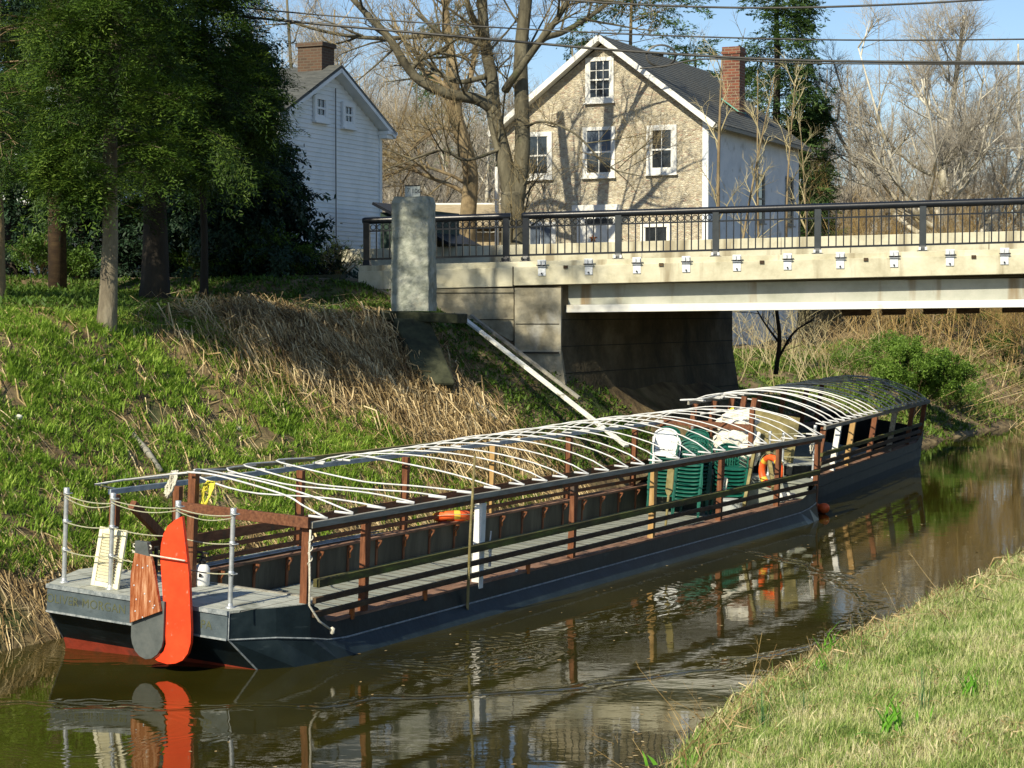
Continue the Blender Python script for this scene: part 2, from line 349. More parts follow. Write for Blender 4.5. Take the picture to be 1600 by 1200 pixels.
g = Geo(); n = 44000; t = rnd(n, 12, 35.5); s = rnd(n, 16.9, 23.0)
gm = sstep(31.2, 28.6, t + (fbm(t * .5, s * .5, 31) - .5) * 5) * sstep(17.5, 17.9, s) * sstep(22.9, 21.8, s + (fbm(t * .7, s, 5) - .5) * 1.0)
gm = np.maximum(gm, sstep(34.6, 33.2, t + (fbm(t, s, 8) - .5) * 2) * sstep(20.0, 19.2, s + (fbm(t, s, 9) - .5) * 1.6) * sstep(17.6, 17.9, s))
gm = gm * np.clip(1.25 * sstep(.34, .62, fbm(t * 1.1, s * 1.6, 77, 3)) + .18, 0, 1)
k = rng.random(n) < gm * .6
scatter(g, lily, t[k], s[k], rnd(k.sum(), .6, 1.15))
tag(g.build('bank_grass', M['lily'], attr=True), kind='stuff')
print('lily', k.sum())
# ground cover beneath the bridge end and shaded lawn on top of the bank
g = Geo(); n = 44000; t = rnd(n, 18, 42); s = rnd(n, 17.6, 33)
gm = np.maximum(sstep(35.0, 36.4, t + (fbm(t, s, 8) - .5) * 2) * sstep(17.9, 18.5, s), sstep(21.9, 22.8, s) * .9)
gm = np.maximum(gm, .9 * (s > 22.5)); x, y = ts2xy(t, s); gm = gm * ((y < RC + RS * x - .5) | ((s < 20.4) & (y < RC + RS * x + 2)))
k = rng.random(n) < gm
leafc = [clump(9, .03, .10, .022, .05, .7, .6, 2, 50 + q) for q in range(4)]
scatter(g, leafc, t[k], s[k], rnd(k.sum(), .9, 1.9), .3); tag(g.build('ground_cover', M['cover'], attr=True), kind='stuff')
# towpath grass on the near bank
g = Geo(); n = 60000; t = rnd(n, 9.5, 34); s = 7.05 - 4.8 * rng.random(n) ** 1.15
dens = np.clip(1.4 - (t - 12) * .02, .5, 1); k = rng.random(n) < dens
edge = s[k] > 6.3
scatter(g, tuft, t[k], s[k], rnd(k.sum(), .7, 1.5) * np.where(edge, 1.3, 1.0) * (1 + .012 * (t[k] - 10)), .25)
tall = [clump(9, .14, .30, .007, .06, .45, .8, 3, 70 + k) for k in range(4)]; t = rnd(2600, 10, 33); s = rng.normal(6.7, .28, 2600); scatter(g, tall, t, s, rnd(2600, .6, 1.2), .25)
tag(g.build('towpath_grass', M['grass'], attr=True), kind='stuff'); print('tufts', k.sum())
# straws: thin curved blades lying down the slope
def straws(geo, t, s, L0, L1, w, lift, down=1.0, seed=1, dz=.0):
    r_ = np.random.default_rng(seed); n = len(t); l = r_.uniform(L0, L1, n); az = r_.normal(0, 1.0, n)
    # direction: mostly down slope (towards -s) with a bend along -t
    dt = -.35 * down + np.sin(az) * .8; ds = -np.cos(az) * down; nn = np.hypot(dt, ds) + 1e-6; dt /= nn; ds /= nn
    P = []; cv = r_.normal(0, .25, n)
    for q in (0, .5, 1.0):
        tq = t + dt * l * (q - .3) + cv * ds * l * q * (1 - q) * 2; sq = s + ds * l * (q - .3) - cv * dt * l * q * (1 - q) * 2
        x, y = ts2xy(tq, sq); z = hground(tq, sq) + dz + r_.uniform(.0, lift, n) * (1 - abs(q - .5) * .6) + .01; P.append(np.stack([x, y, z], -1))
    P = np.stack(P, 1); W = np.cross(P[:, 2] - P[:, 0], np.array([0, 0, 1.0])); W /= np.linalg.norm(W, axis=1)[:, None] + 1e-9
    W = W + r_.normal(0, .45, (n, 3)); ww = w * r_.uniform(.5, 1.5, n)[:, None]
    V = np.stack([P[:, 0] - W * ww, P[:, 0] + W * ww, P[:, 1] - W * ww, P[:, 1] + W * ww, P[:, 2] - W * ww * .3, P[:, 2] + W * ww * .3], 1)
    b_ = np.arange(n)[:, None, None] * 6; F = b_ + np.array([[0, 1, 3, 2], [2, 3, 5, 4]])[None]
    geo.add(V.reshape(-1, 3), F.reshape(-1, 4), np.repeat(r_.random(n), 6))
g = Geo()
t = rnd(14000, 12, 36.5); s = rnd(14000, 17.2, 22.6); k = rng.random(14000) < .42 + .58 * sstep(27.6, 30.5, t + (fbm(t * .6, s * .6, 41) - .5) * 4)
straws(g, t[k], s[k], .2, .75, .006, .10, seed=2)
t = rng.normal(31.0, 1.4, 5200); s = np.clip(rng.normal(21.5, .6, 5200), 19.8, 22.9); straws(g, t, s, .35, 1.0, .007, .42, seed=3)
t = rng.normal(33.2, 1.0, 3400); s = rng.normal(19.8, .9, 3400); straws(g, t, s, .3, .8, .007, .45, seed=4)
t = rnd(3000, 12, 30); s = rnd(3000, 16.7, 18.1); straws(g, t, s, .15, .6, .005, .12, seed=5)
tag(g.build('dry_straw', M['straw'], attr=True), kind='stuff')
g = Geo(); n = 420; t = rnd(n, 10, 40); s = np.where(rng.random(n) < .6, 7.35 + abs(rng.normal(0, .35, n)), rnd(n, 7.5, 13)); k = rng.random(n) < 1.0
x, y = ts2xy(t, s); lv = np.array([(-.02, -.008, 0), (0, -.014, .001), (.025, 0, .0), (0, .014, .001), (-.02, .008, 0)]); g.stamp(lv, [(0, 1, 2), (0, 2, 3), (0, 3, 4)], np.stack([x, y, np.full(n, .004)], -1), rand_rots(n, .05) * rnd(n, .5, 1.5)[:, None, None]); tag(g.build('floating_leaves', M['straw'], attr=True), kind='stuff')
g = Geo(); t = rnd(22000, 9.5, 33); s = 7.0 - 4.6 * rng.random(22000); kk = rng.random(22000) < .08 + .92 * sstep(.50, .68, fbm(t * .8, s * 1.1, 88)); t = t[kk]; s = s[kk]; straws(g, t, s, .06, .28, .0035, .07, down=.5, seed=6)
t = rnd(1500, 13, 30); s = rng.normal(6.75, .3, 1500); straws(g, t, s, .25, .6, .004, .3, down=.9, seed=7)
tag(g.build('dry_grass', M['straw'], attr=True), kind='stuff')
# daffodil-like leaf tufts and shoots on the towpath bank
def plant(name, lab, cat, t, s, tm, scale, m, group=None):
    g = Geo(); z = float(hground(t, s)); g.stamp(tm[0], tm[1], np.zeros((1, 3)), np.eye(3)[None] * scale)
    g.R[-1] = rng.random(len(g.V[-1])); x, y = ts2xy(t, s)
    o = g.build(name, m, attr=True, loc=(x, y, z)); return tag(o, lab, cat, group)
M['shoot'] = leafmat('fresh green leaves', [(.09, .25, .02), (.14, .36, .03), (.20, .44, .05)], .35, .45, scale=3)
M['reed'] = leafmat('blue green shoots', [(.05, .15, .06), (.08, .22, .08)], .3, .5, scale=3)
big = clump(26, .12, .28, .016, .05, .5, .9, 3, 90); reed = clump(9, .35, .6, .006, .03, .08, .1, 3, 91); low = clump(40, .06, .14, .03, .16, .6, .9, 2, 92)
def near_ts(px, py):
    for Yd in np.linspace(10, 40, 600):
        p = at(px, py, Yd); t_, s_ = xy2ts(p[0], p[1])
        if p[2] <= float(hground(t_, s_)): return t_, s_
    return t_, s_
for px, py, tm, sc, m_, nm, lab, cat in (
    (1400, 1150, big, 1.9, 'shoot', 'leaf_tuft', 'broad bright green leaf tuft in the grass, nearest the bottom right corner', 'plant'),
    (1300, 1035, big, 2.0, 'shoot', 'leaf_tuft', 'bright green leaf tuft at the grass edge above the water beside brown twigs', 'plant'),
    (1285, 1062, big, 1.6, 'shoot', 'leaf_tuft', 'smaller leaf tuft just below the tuft beside the brown twigs', 'plant'),
    (1520, 1090, big, 1.5, 'shoot', 'leaf_tuft', 'leaf tuft in the grass near the right edge above the broad tuft', 'plant'),
    (1440, 1120, reed, 1.15, 'reed', 'reed_shoots', 'tall thin blue green shoots standing in the middle of the grass bank', 'plant'),
    (1190, 1150, reed, 1.1, 'reed', 'reed_shoots', 'thin blue green shoots at the water end of the grass bank', 'plant'),
    (1255, 1120, reed, .7, 'reed', 'reed_shoots', 'short thin shoots between the water edge and the leaf tufts', 'plant'),
    (15.7, 6.45, low, 1.3, 'shoot', 'leafy_weed', 'low bright green leafy weed hanging over the water at the bottom of the bank', 'plant')):
    t_, s_ = near_ts(px, py) if px > 100 else (px, py); plant(nm, lab, cat, t_, s_, tm, sc, M[m_])
# ---------------------------------------------------------------- boats (local frame: x forward, y to port, z up from the gunwale)
def rope_pts(a, b, sag, n=9):
    a = np.array(a, float); b = np.array(b, float); q = np.linspace(0, 1, n)[:, None]
    P = a + (b - a) * q; P[:, 2] -= (4 * q * (1 - q))[:, 0] * sag; return P
def letters(parent, text, size, x0, y0, z0, dirv, m, name='lettering', ext=.002):
    """text as flat solid letters, lying in the plane of dirv (reading direction) and z"""
    c = bpy.data.curves.new(name, 'FONT'); c.body = text; c.size = size; c.extrude = ext; c.align_x = 'CENTER'; c.align_y = 'CENTER'; c.space_character = 1.05
    tmp = bpy.data.objects.new(name, c); me = bpy.data.meshes.new_from_object(tmp); bpy.data.objects.remove(tmp)
    me.materials.clear(); me.materials.append(m); me.name = name
    o = bpy.data.objects.new(name, me); COL.objects.link(o); o.parent = parent
    d = Vector(dirv).normalized(); up = Vector((0, 0, 1)); nrm = d.cross(up)
    o.matrix_local = Matrix.Translation((x0, y0, z0)) @ Matrix((d, up, nrm)).transposed().to_4x4()
    return o
def hull(root, L, Ws, W, mats, fl_=1.0):
    """scow hull: rows top, knuckle, flare, bottom; both sides mirrored"""
    e = L - 19.7
    top = [(-.2, Ws, .293), (.35, (Ws + W) / 2 + .06, .293), (.83, W, .293), (1.0, W, .22), (1.2, W, .04), (1.4, W, 0), (5, W, 0), (10 + e * .5, W, 0), (15 + e, W, 0), (17.9 + e, W, .02), (18.4 + e, W, .15), (18.8 + e, W, .293), (L, W - .28, .293)]
    kn = [(-.2, Ws, -.04), (.35, (Ws + W) / 2 + .07, -.06), (.83, W + .02, -.12), (1.0, W + .02, -.15), (1.2, W + .02, -.19), (1.6, W + .02, -.22), (5, W + .02, -.22), (10 + e * .5, W + .02, -.22), (15 + e, W + .02, -.22), (17.9 + e, W + .02, -.2), (18.4 + e, W + .02, -.16), (18.8 + e, W + .01, -.1), (L, W - .27, -.05)]
    fl = [(.22, Ws + .12, -.44), (.6, W, -.44), (1.0, W + .12, -.44), (1.3, W + .18, -.44), (1.7, W + .22, -.44), (2.3, W + .25, -.44), (5, W + .26, -.43), (10 + e * .5, W + .28, -.43), (15 + e, W + .27, -.43), (17.9 + e, W + .27, -.43), (18.4 + e, W + .2, -.43), (18.9 + e, W + .1, -.43), (L + .04, W - .25, -.43)]
    fl = [(t_, s_ - (W + .2 > s_ > W - .01) * 0 - (1 - fl_) * max(0, s_ - W), z_) for t_, s_, z_ in fl]
    bt = [(t_ + (.25 if i_ == 0 else 0), s_ - .02, -1.0) for i_, (t_, s_, z_) in enumerate(fl)]
    g = Geo(); n = len(top)
    for sg in (-1, 1):
        rows = [np.array([(t_, sg * s_, z_) for t_, s_, z_ in R_]) for R_ in (top, kn, fl, bt)]
        for q in range(3):
            V = np.concatenate([rows[q], rows[q + 1]]); F = [(i_, i_ + 1, n + i_ + 1, n + i_) for i_ in range(n - 1)]
            if sg > 0: F = [f_[::-1] for f_ in F]
            g.add(V, F, m=1 if q == 2 else 0)
    for i_ in (0, -1):
        for q, (Ra, Rb) in enumerate(((top, kn), (kn, fl), (fl, bt))):
            a, b_ = Ra[i_], Rb[i_]; V = [(a[0], a[1], a[2]), (a[0], -a[1], a[2]), (b_[0], -b_[1], b_[2]), (b_[0], b_[1], b_[2])]
            g.add(V, [(0, 1, 2, 3) if i_ == 0 else (3, 2, 1, 0)], m=1 if q == 2 else 0)
    h_ = g.build('hull', mats, root, bevel=0)
    g = Geo()   # chine welds and rubbing strip
    for sg in (-1, 1):
        g.tube([(t_, sg * (s_ + .004), z_) for t_, s_, z_ in kn], .012, 6)
        g.tube([(-.2, sg * Ws, .29), (-.2, sg * Ws, -.04), (.22, sg * (Ws + .12), -.44)], .012, 6)
    g.build('weld_strip', mats[0] if len(mats) < 3 else mats[2], h_)
    return h_
def hoop(root, t, tl, rise, W, z, m, r=.0118, sk=0, n=14):
    g = Geo(); q = np.linspace(0, 1, n); P = np.stack([t + (tl - t) * q + sk * np.sin(q * math.pi), -W + 2 * W * q, z + .02 + rise * (1 - (2 * q - 1) ** 2) ** .8], -1)
    g.tube(P, r, 6); g.cyl((t, -W + .0, z + .02), (t - .06, -W + .22, z + .03), .016, n=8); g.cyl((tl, W, z + .02), (tl - .05, W - .22, z + .03), .016, n=8)
    return g.build('roof_hoop', m, root, smooth=True)

B = empty('tour_boat', (-4.371, 22.841, .516), (rad(2.89), 0, rad(90 - 28.3)), 'long dark canal boat with white roof hoops and a red rudder, nearest the camera', 'boat')
Ws, W = 1.357, 1.78; L1 = 19.7
M['weld'] = mat('worn chine edge', [(.10, .12, .13), (.22, .25, .26), (.36, .38, .38)], 14, .5, 0)
hull(B, L1, Ws, W, [M['hull'], M['redlead'], M['weld']], .75)
# transom board with the name
def transom(y0, y1):
    g = Geo(); g.box((-.215, (y0 + y1) / 2, .125), (.03, abs(y1 - y0), .33)); tb = g.build('transom_board', M['band'], B, bevel=.004)
    g = Geo(); g.box((-.235, (y0 + y1) / 2, .275), (.03, abs(y1 - y0) + .01, .05)); g.box((-.233, (y0 + y1) / 2, -.035), (.018, abs(y1 - y0), .022)); g.build('transom_trim', M['weld'], tb)
    return tb
tb = transom(Ws, .03); letters(tb, 'OLIVER MORGAN', .150, -.2325, .745, .125, (0, -1, 0), M['gold'])
tb = transom(-.80, -Ws); letters(tb, 'PA', .14, -.2325, -1.06, .10, (0, -1, 0), M['gold'])
# decks
g = Geo(); g.prism([(-.22, -Ws), (.35, -1.6), (.83, -1.78), (1.12, -1.74), (1.12, 1.74), (.83, 1.78), (.35, 1.6), (-.22, Ws)], .27, .30)
d_ = g.build('stern_deck', M['deck'], B)
g = Geo()
for y_ in np.arange(-1.5, 1.6, .30): g.box((.46, y_, .3015), (1.25, .012, .003))
g.box((1.13, 0, .29), (.05, 3.4, .05)); g.build('deck_batten', M['greywood'], d_)
g = Geo(); g.box((1.1, 0, -.09), (.03, 3.3, .7)); g.build('stern_bulkhead', M['panel'], B)
g = Geo(); g.box((9.9, 0, -.47), (17.6, 3.3, .04)); fl = g.build('floor', M['floor'], B)
g = Geo()
for x_ in np.arange(1.4, 18.6, .28): g.box((x_, 0, -.449), (.012, 3.26, .004))
g.build('floor_seam', M['dkrail'], fl)
g = Geo(); g.prism([(18.7, -1.75), (L1 + .02, -1.5), (L1 + .02, 1.5), (18.7, 1.75)], .27, .30); g.box((18.72, 0, -.1), (.03, 3.3, .7)); g.build('bow_deck', M['floor'], B)
for sg in (1, -1):
    g = Geo(); g.box((9.75, sg * 1.665, .012), (17.1, .23, .04)); g.build('gunwale_plank', M['sill'], B, bevel=.004)
    g = Geo(); g.box((9.75, sg * 1.60, -.235), (17.1, .02, .46)); pn = g.build('inner_side', M['panel'], B)
    for k_, x_ in enumerate(np.arange(1.9, 18, .82)):
        g = Geo(); y0 = sg * 1.585; g.bar((x_, y0, -.45), (x_, y0, -.01), .03, .05, up=(1, 0, 0)); g.bar((x_, y0, -.03), (x_, y0 - sg * .1, -.03), .03, .03)
        g.bar((x_, y0 - sg * .005, -.17), (x_, y0 - sg * .085, -.05), .03, .02)
        if k_ % 2 == 0: g.box((x_, y0 - sg * .035, -.16), (.034, .012, .1), m=1)
        g.build('side_rib', [M['brown'], M['rust']], pn)
# posts
def post(x_, y_, z0, z1, m=M['brown'], w=.10, lean=0):
    g = Geo(); g.bar((x_, y_, z0), (x_ + lean, y_, z1), w, .09, up=(1, 0, 0)); return g.build('roof_post', m, B, bevel=.005)
for x_, m_ in ((2.09, 'brown'), (5.01, 'brown'), (7.92, 'brown'), (10.87, 'tanwood'), (13.81, 'brown'), (16.72, 'brown'), (18.95, 'brown')): post(x_, -1.72, -.3, 1.22, M[m_])
post(.80, -1.72, .30, 1.24)
for x_, m_ in ((1.42, 'brown'), (2.72, 'brown'), (5.65, 'brown'), (8.66, 'brown'), (11.6, 'tanwood'), (14.6, 'brown'), (17.6, 'brown'), (19.0, 'brown')): post(x_, 1.72, .0, 1.22, M[m_], .11)
post(.76, -.05, .3, 1.72, w=.11); post(18.98, -.27, .3, 1.70, w=.10)
g = Geo(); g.box((5.005, -1.725, .50), (.125, .12, 1.26)); o = g.build('post_facing', M['whitewood'], B, bevel=.004); tag(o, 'white painted board on the post')
g = Geo(); g.box((.70, -.83, 1.28), (.06, 1.96, .13)); g.build('cross_beam', M['brownh'], B, bevel=.005)
g = Geo(); g.box((18.94, .72, 1.30), (.06, 1.96, .13)); g.build('cross_beam', M['brownh'], B, bevel=.005)
g = Geo(); g.bar((1.5, 1.5, 1.1), (2.5, 1.5, .35), .09, .12); g.build('brace', M['brown'], B, bevel=.004)
g = Geo(); g.bar((16.8, -1.62, .35), (17.9, -1.0, 1.2), .07, .10); g.build('brace', M['olivewood'], B, bevel=.004)
g = Geo(); g.bar((15.6, -1.5, .1), (16.55, -1.3, 1.15), .06, .12); g.build('brace', M['olivewood'], B, bevel=.004)
# side rails
for z_, w_, h_, m_ in ((.54, .09, .10, 'mossy'), (.33, .05, .07, 'dkrail'), (.16, .05, .07, 'dkrail')):
    for a_, b_ in ((.86, 6.9), (6.9, 12.9), (12.9, 18.75)):
        g = Geo(); g.bar((a_ + .003, -1.83 + (.02 if h_ < .1 else 0), z_), (b_, -1.83 + (.02 if h_ < .1 else 0), z_ + (.006 if a_ > 1 else 0)), w_, h_); g.build('side_rail', M[m_], B, bevel=.006)
for z_, w_, h_ in ((.47, .035, .14), (.31, .05, .06), (.155, .05, .06)):
    for a_, b_ in ((1.9, 8.6), (8.6, 14.6), (14.6, 18.8)):
        g = Geo(); g.bar((a_ + .003, 1.655, z_), (b_, 1.655, z_), w_, h_); g.build('side_rail', M['brownh'], B, bevel=.004)
for x_ in (1.75, 3.5, 6.4): g = Geo(); g.box((x_, -1.78, .06), (.05, .05, .16)); g.build('rail_block', M['rust'], B)
# roof beams
g = Geo(); g.box((9.9, -1.80, 1.245), (18.3, .05, .075)); g.build('roof_beam', M['greywood'], B, bevel=.004)
g = Geo(); g.box((9.9, -1.755, 1.175), (18.3, .04, .075)); g.build('roof_beam', M['brownh'], B, bevel=.004)
g = Geo(); g.box((10.2, 1.80, 1.245), (17.6, .05, .07)); g.build('roof_beam', M['bluep'], B, bevel=.004)
g = Geo(); g.box((8.0, 1.95, 1.34), (11.5, .05, .07)); g.build('roof_beam', M['olivewood'], B, bevel=.004)
loose = [[(.62, -.05, 1.73), (.66, -.5, 1.72), (.99, -1.2, 1.54), (1.03, -1.5, 1.42), (1.1, -1.8, 1.29)],
 [(.80, -.02, 1.74), (1.3, .2, 1.68), (1.65, -.4, 1.57), (1.59, -1.2, 1.47), (1.66, -1.8, 1.31)],
 [(3.89, 1.8, 1.36), (2.4, 1.2, 1.5), (1.85, .6, 1.48), (1.99, 0, 1.36), (2.32, -.8, 1.35), (2.36, -1.3, 1.34), (2.4, -1.8, 1.30)],
 [(4.61, 1.8, 1.37), (3.1, 1.2, 1.47), (2.97, .4, 1.40), (3.11, 0, 1.35), (3.3, -.7, 1.34), (3.28, -1.2, 1.33), (3.10, -1.8, 1.31)],
 [(5.33, 1.8, 1.37), (3.8, 1.4, 1.47), (3.62, 1.0, 1.44), (3.8, .3, 1.31), (4.1, -.4, 1.27), (4.15, -1.1, 1.29), (3.91, -1.8, 1.31)],
 [(6.12, 1.8, 1.37), (4.7, 1.5, 1.46), (4.56, 1.0, 1.41), (4.75, .3, 1.30), (4.81, -.1, 1.27), (4.66, -.9, 1.31), (4.66, -1.8, 1.31)],
 [(6.6, 1.8, 1.33), (5.9, 1.0, 1.50), (5.6, 0, 1.50), (5.45, -1, 1.43), (5.42, -1.8, 1.30)]]
def crom(P, n):
    P = np.asarray(P, float); q = np.linspace(0, 1, n) * (len(P) - 1); i = np.minimum(q.astype(int), len(P) - 2); f = (q - i)[:, None]
    Pm = np.concatenate([[2 * P[0] - P[1]], P, [2 * P[-1] - P[-2]]]); a, b, c, d = Pm[i], Pm[i + 1], Pm[i + 2], Pm[i + 3]
    return .5 * (2 * b + (c - a) * f + (2 * a - 5 * b + 4 * c - d) * f ** 2 + (3 * b - a - 3 * c + d) * f ** 3)
for P in loose:
    g = Geo(); g.tube(crom(P, 22), .0125, 6); t_ = P[-1][0]; g.cyl((t_, -1.8, 1.295), (t_ - .08, -1.58, 1.31), .016, n=8); t_ = P[0][0]
    if P[0][1] > 1: g.cyl((t_, 1.8, 1.30), (t_ - .05, 1.58, 1.33), .016, n=8)
    g.build('roof_hoop', M['pvc'], B, smooth=True)
for k_ in range(19):
    t_ = 6.15 + .695 * k_; hoop(B, t_ + random.uniform(-.04, .04), t_ + random.uniform(-.09, .09), .27 + .15 * min(1, k_ / 9) + random.uniform(-.02, .02), 1.80, 1.275, M['pvc'], sk=random.uniform(-.08, .08))
# end frame over the stern quarter
g = Geo(); g.tube([(1.51, 1.8, 1.28), (1.13, 1.82, 1.36), (1.7, 1.8, 1.38), (2.6, 1.8, 1.35)], .014, 6); g.tube([(2.75, 1.8, 1.29), (2.45, 1.8, 1.37), (3.3, 1.8, 1.38)], .014, 6); g.tube([(1.7, 1.8, 1.38), (1.5, .9, 1.55), (.76, -.05, 1.72)], .013, 6)
g.build('end_frame', M['pvc'], B, smooth=True)
g = Geo(); g.tube([(18.98, -.27, 1.72), (19.0, -1.0, 1.6), (18.95, -1.8, 1.28)], .014, 6); g.cyl((18.98, -.27, 1.72), (18.3, .6, 1.55), .014); g.build('end_frame', M['pvc'], B, smooth=True)
# stanchions with rope
ST = [(-.02, 1.28), (0, .57), (.02, -.40), (-.03, -1.24)]
def stanchion(x_, y_, h, z0=.3):
    g = Geo(); g.cyl((x_, y_, z0 - .02), (x_, y_, z0 + h), .028, n=12)
    s_ = g.build('stanchion', M['galv'], B, smooth=False)
    g = Geo(); g.lathe([(.0, h + .02), (.036, h + .015), (.036, h - .06), (.03, h - .065)], (x_, y_, z0), 12)
    for q in (.40, .75, 1.1):
        if q < h: g.lathe([(.030, -.03), (.037, -.02), (.037, .02), (.030, .03)], (x_, y_, z0 + h * q / 1.15), 12); g.tube([(x_ + .05 * math.cos(a), y_ - .03 + .05 * math.sin(a), z0 + h * q / 1.15) for a in np.linspace(0, 6.28, 9)], .006, 5)
    g.lathe([(.06, 0), (.055, .012), (.032, .02), (.03, .06)], (x_, y_, z0), 12); g.build('pipe_fitting', M['galv'], s_, smooth=True)
for x_, y_ in ST: stanchion(x_, y_, 1.15)
for x_, y_ in ((L1 - .1, -1.42), (L1 - .1, -.75), (L1 - .1, -.45), (L1 - .1, .5), (L1 - .1, 1.3)): stanchion(x_, y_, .9 if y_ > -1 else 1.1)
for q in (.40, .75, 1.08):
    for k_ in range(3):
        a, b_ = ST[k_], ST[k_ + 1]; g = Geo(); P = rope_pts((a[0] - .03, a[1], .3 + q), (b_[0] - .03, b_[1], .3 + q - (.04 if k_ == 0 and q > 1 else 0)), .035); g.tube(P, .008, 6, cap=True)
        if q > 1: g.tube(P + np.array([.0, 0, -.03]) * (1 + np.sin(np.linspace(0, 3.1, 9)))[:, None], .007, 6)
        g.build('rope_rail', M['rope'], B, smooth=True)
g = Geo(); g.tube(rope_pts((-.48, -.15, .88), (-.46, -.9, .86), .0), .010, 6); g.tube([(-.47, -.28 + .15 * math.cos(a), .90 - .04 * abs(math.sin(a * .5))) for a in np.linspace(0, 6.28, 14)], .009, 6); g.tube([(-.47 + .02 * math.cos(a * 3), -.28 + .15 * math.cos(a), .96 + .03 * math.sin(a)) for a in np.linspace(0, 9, 20)], .008, 6)
g.build('rudder_lashing', M['wrope'], B, smooth=True)
g = Geo(); g.tube(rope_pts((L1 - .1, 1.3, 1.1), (L1 - .1, -1.42, 1.25), .05), .008, 6); g.tube(rope_pts((L1 - .1, 1.3, .7), (L1 - .1, -1.42, .75), .05), .008, 6); g.build('rope_rail', M['rope'], B, smooth=True)
# rudder: raised red blade, grey blade and plywood cheek
def plate(name, pts, x0, x1, m, parent, bev=.004):
    g = Geo(); g.prism(pts, x0, x1, T=lambda V: np.stack([V[:, 2], V[:, 0], V[:, 1]], -1)); return g.build(name, m, parent, bevel=bev)
red = [(-.80, 1.36), (-.70, 1.31), (-.60, 1.23), (-.54, 1.13), (-.51, 1.0), (-.505, .85), (-.63, -.15), (-.60, -.24), (-.53, -.31), (-.46, -.345), (-.52, -.37), (-.66, -.385), (-.78, -.36), (-.88, -.31), (-.95, -.22), (-.985, -.1), (-.985, .05), (-.93, .68)]
rd = plate('rudder_blade', red, -.42, -.37, M['red'], B); tag(rd, 'bright red rudder blade with chipped edge')
g = Geo(); g.bar((-.395, -.8, 1.36), (-.395, -.985, .05), .006, .052, up=(1, 0, 0)); 
gr = plate('rudder_blade', [(-.14, .35), (-.145, -.12), (-.165, -.2), (-.21, -.28), (-.28, -.335), (-.37, -.36), (-.46, -.34), (-.54, -.28), (-.60, -.19), (-.62, -.1), (-.62, .35)], -.46, -.425, M['greyp'], B); tag(gr, 'dark grey rounded lower rudder blade')
ck = plate('rudder_cheek', [(-.20, .88), (-.43, .86), (-.46, .80), (-.60, .24), (-.16, .05), (-.15, .62)], -.51, -.463, M['ply'], B); tag(ck, 'weathered varnished plywood cheek of the rudder')
plate('rudder_neck', [(-.19, 1.02), (-.37, 1.02), (-.42, .8), (-.2, .8)], -.50, -.43, M['greyp'], B)
for y_, z_ in ((-.25, .74), (-.33, .72), (-.40, .75), (-.37, .42), (-.25, .34), (-.45, .34), (-.52, .30), (-.24, .20), (-.35, .14), (-.5, .27), (-.21, .5)): g = Geo(); g.lathe([(0, .006), (.009, .004), (.011, 0)], (-.512, y_, z_), 8, R=rotm(0, -math.pi / 2, 0)); g.build('bolt', M['galvb'], ck)
g = Geo(); g.cyl((-.3, -.35, -.2), (-.3, -.35, .95), .025); g.box((-.27, -.35, .2), (.12, .08, .06)); g.box((-.27, -.35, .0), (.12, .08, .06)); g.build('rudder_post', M['black'], B)
# gear on the gunwale (things of their own, placed in the boat's frame)
bpy.context.view_layer.update()
BM = Matrix.Translation(B.location) @ B.rotation_euler.to_matrix().to_4x4()
def put(o, x_, y_, z_, rx=0, ry=0, rz=0, BMx=None):
    o.matrix_world = (BM if BMx is None else BMx) @ Matrix.Translation((x_, y_, z_)) @ Euler((rx, ry, rz)).to_matrix().to_4x4(); return o
g = Geo()
for k_ in range(5): g.tube(rope_pts((0, .018 * k_ - .04, .015 + .022 * (k_ % 2)), (6.0 - .5 * (k_ % 3), .022 * k_ - .05, .02 + .02 * (k_ % 2)), -.01), .012, 7)
put(tag(g.build('pipe_bundle', M['bluep'], smooth=True), 'bundle of blue grey tubes lying along the left gunwale of the boat', 'pipes'), 1.9, 1.70, .035)
# louvred shutter
sh = empty('louvred_shutter', label='cream louvred shutter panel leaning at the stern rail', cat='shutter')
g = Geo()
for y_ in (-.20, .20): g.box((0, y_, .36), (.03, .06, .72))
for z_, h_ in ((.03, .06), (.68, .08)): g.box((.002, 0, z_), (.026, .34, h_))
g.build('frame', M['cream'], sh, bevel=.003)
g = Geo()
for k_ in range(15): g.box((.004, 0, .085 + .038 * k_), (.006, .335, .034), rotm(0, rad(-28), 0))
g.build('slats', M['cream'], sh)
g = Geo()
for k_ in range(22): g.box((-.018, -.11 - .004 * (k_ % 2), .09 + .025 * k_), (.008, .012, .012))
g.build('tilt_rod', M['rust'], sh)
put(sh, .03, .68, .30, 0, rad(10), rad(-6))
# pump sprayer
sp = empty('pump_sprayer', label='white pump sprayer bottle with black handle on the stern deck', cat='sprayer')
g = Geo(); g.lathe([(0, 0), (.085, 0), (.098, .02), (.10, .16), (.095, .22), (.07, .26), (.03, .28), (0, .28)], (0, 0, 0), 24); g.build('tank', M['wplastic'], sp, smooth=True)
g = Geo(); g.lathe([(.045, .26), (.045, .31), (.03, .32), (.018, .33), (.018, .40), (0, .40)], (0, 0, 0), 16); g.cyl((0, -.09, .41), (0, .09, .41), .014); g.box((0, .02, .36), (.03, .12, .02)); g.build('pump_handle', M['black'], sp)
g = Geo(); g.tube([(-.02, .05, .30), (-.04, .12, .30), (-.05, .15, .22), (-.05, .14, .10), (-.08, .16, .02)], .007, 6); g.tube([(-.08, .16, .02), (-.12, .2, .015), (-.3, .26, .012)], .006, 6); g.build('hose', M['black'], sp, smooth=True)
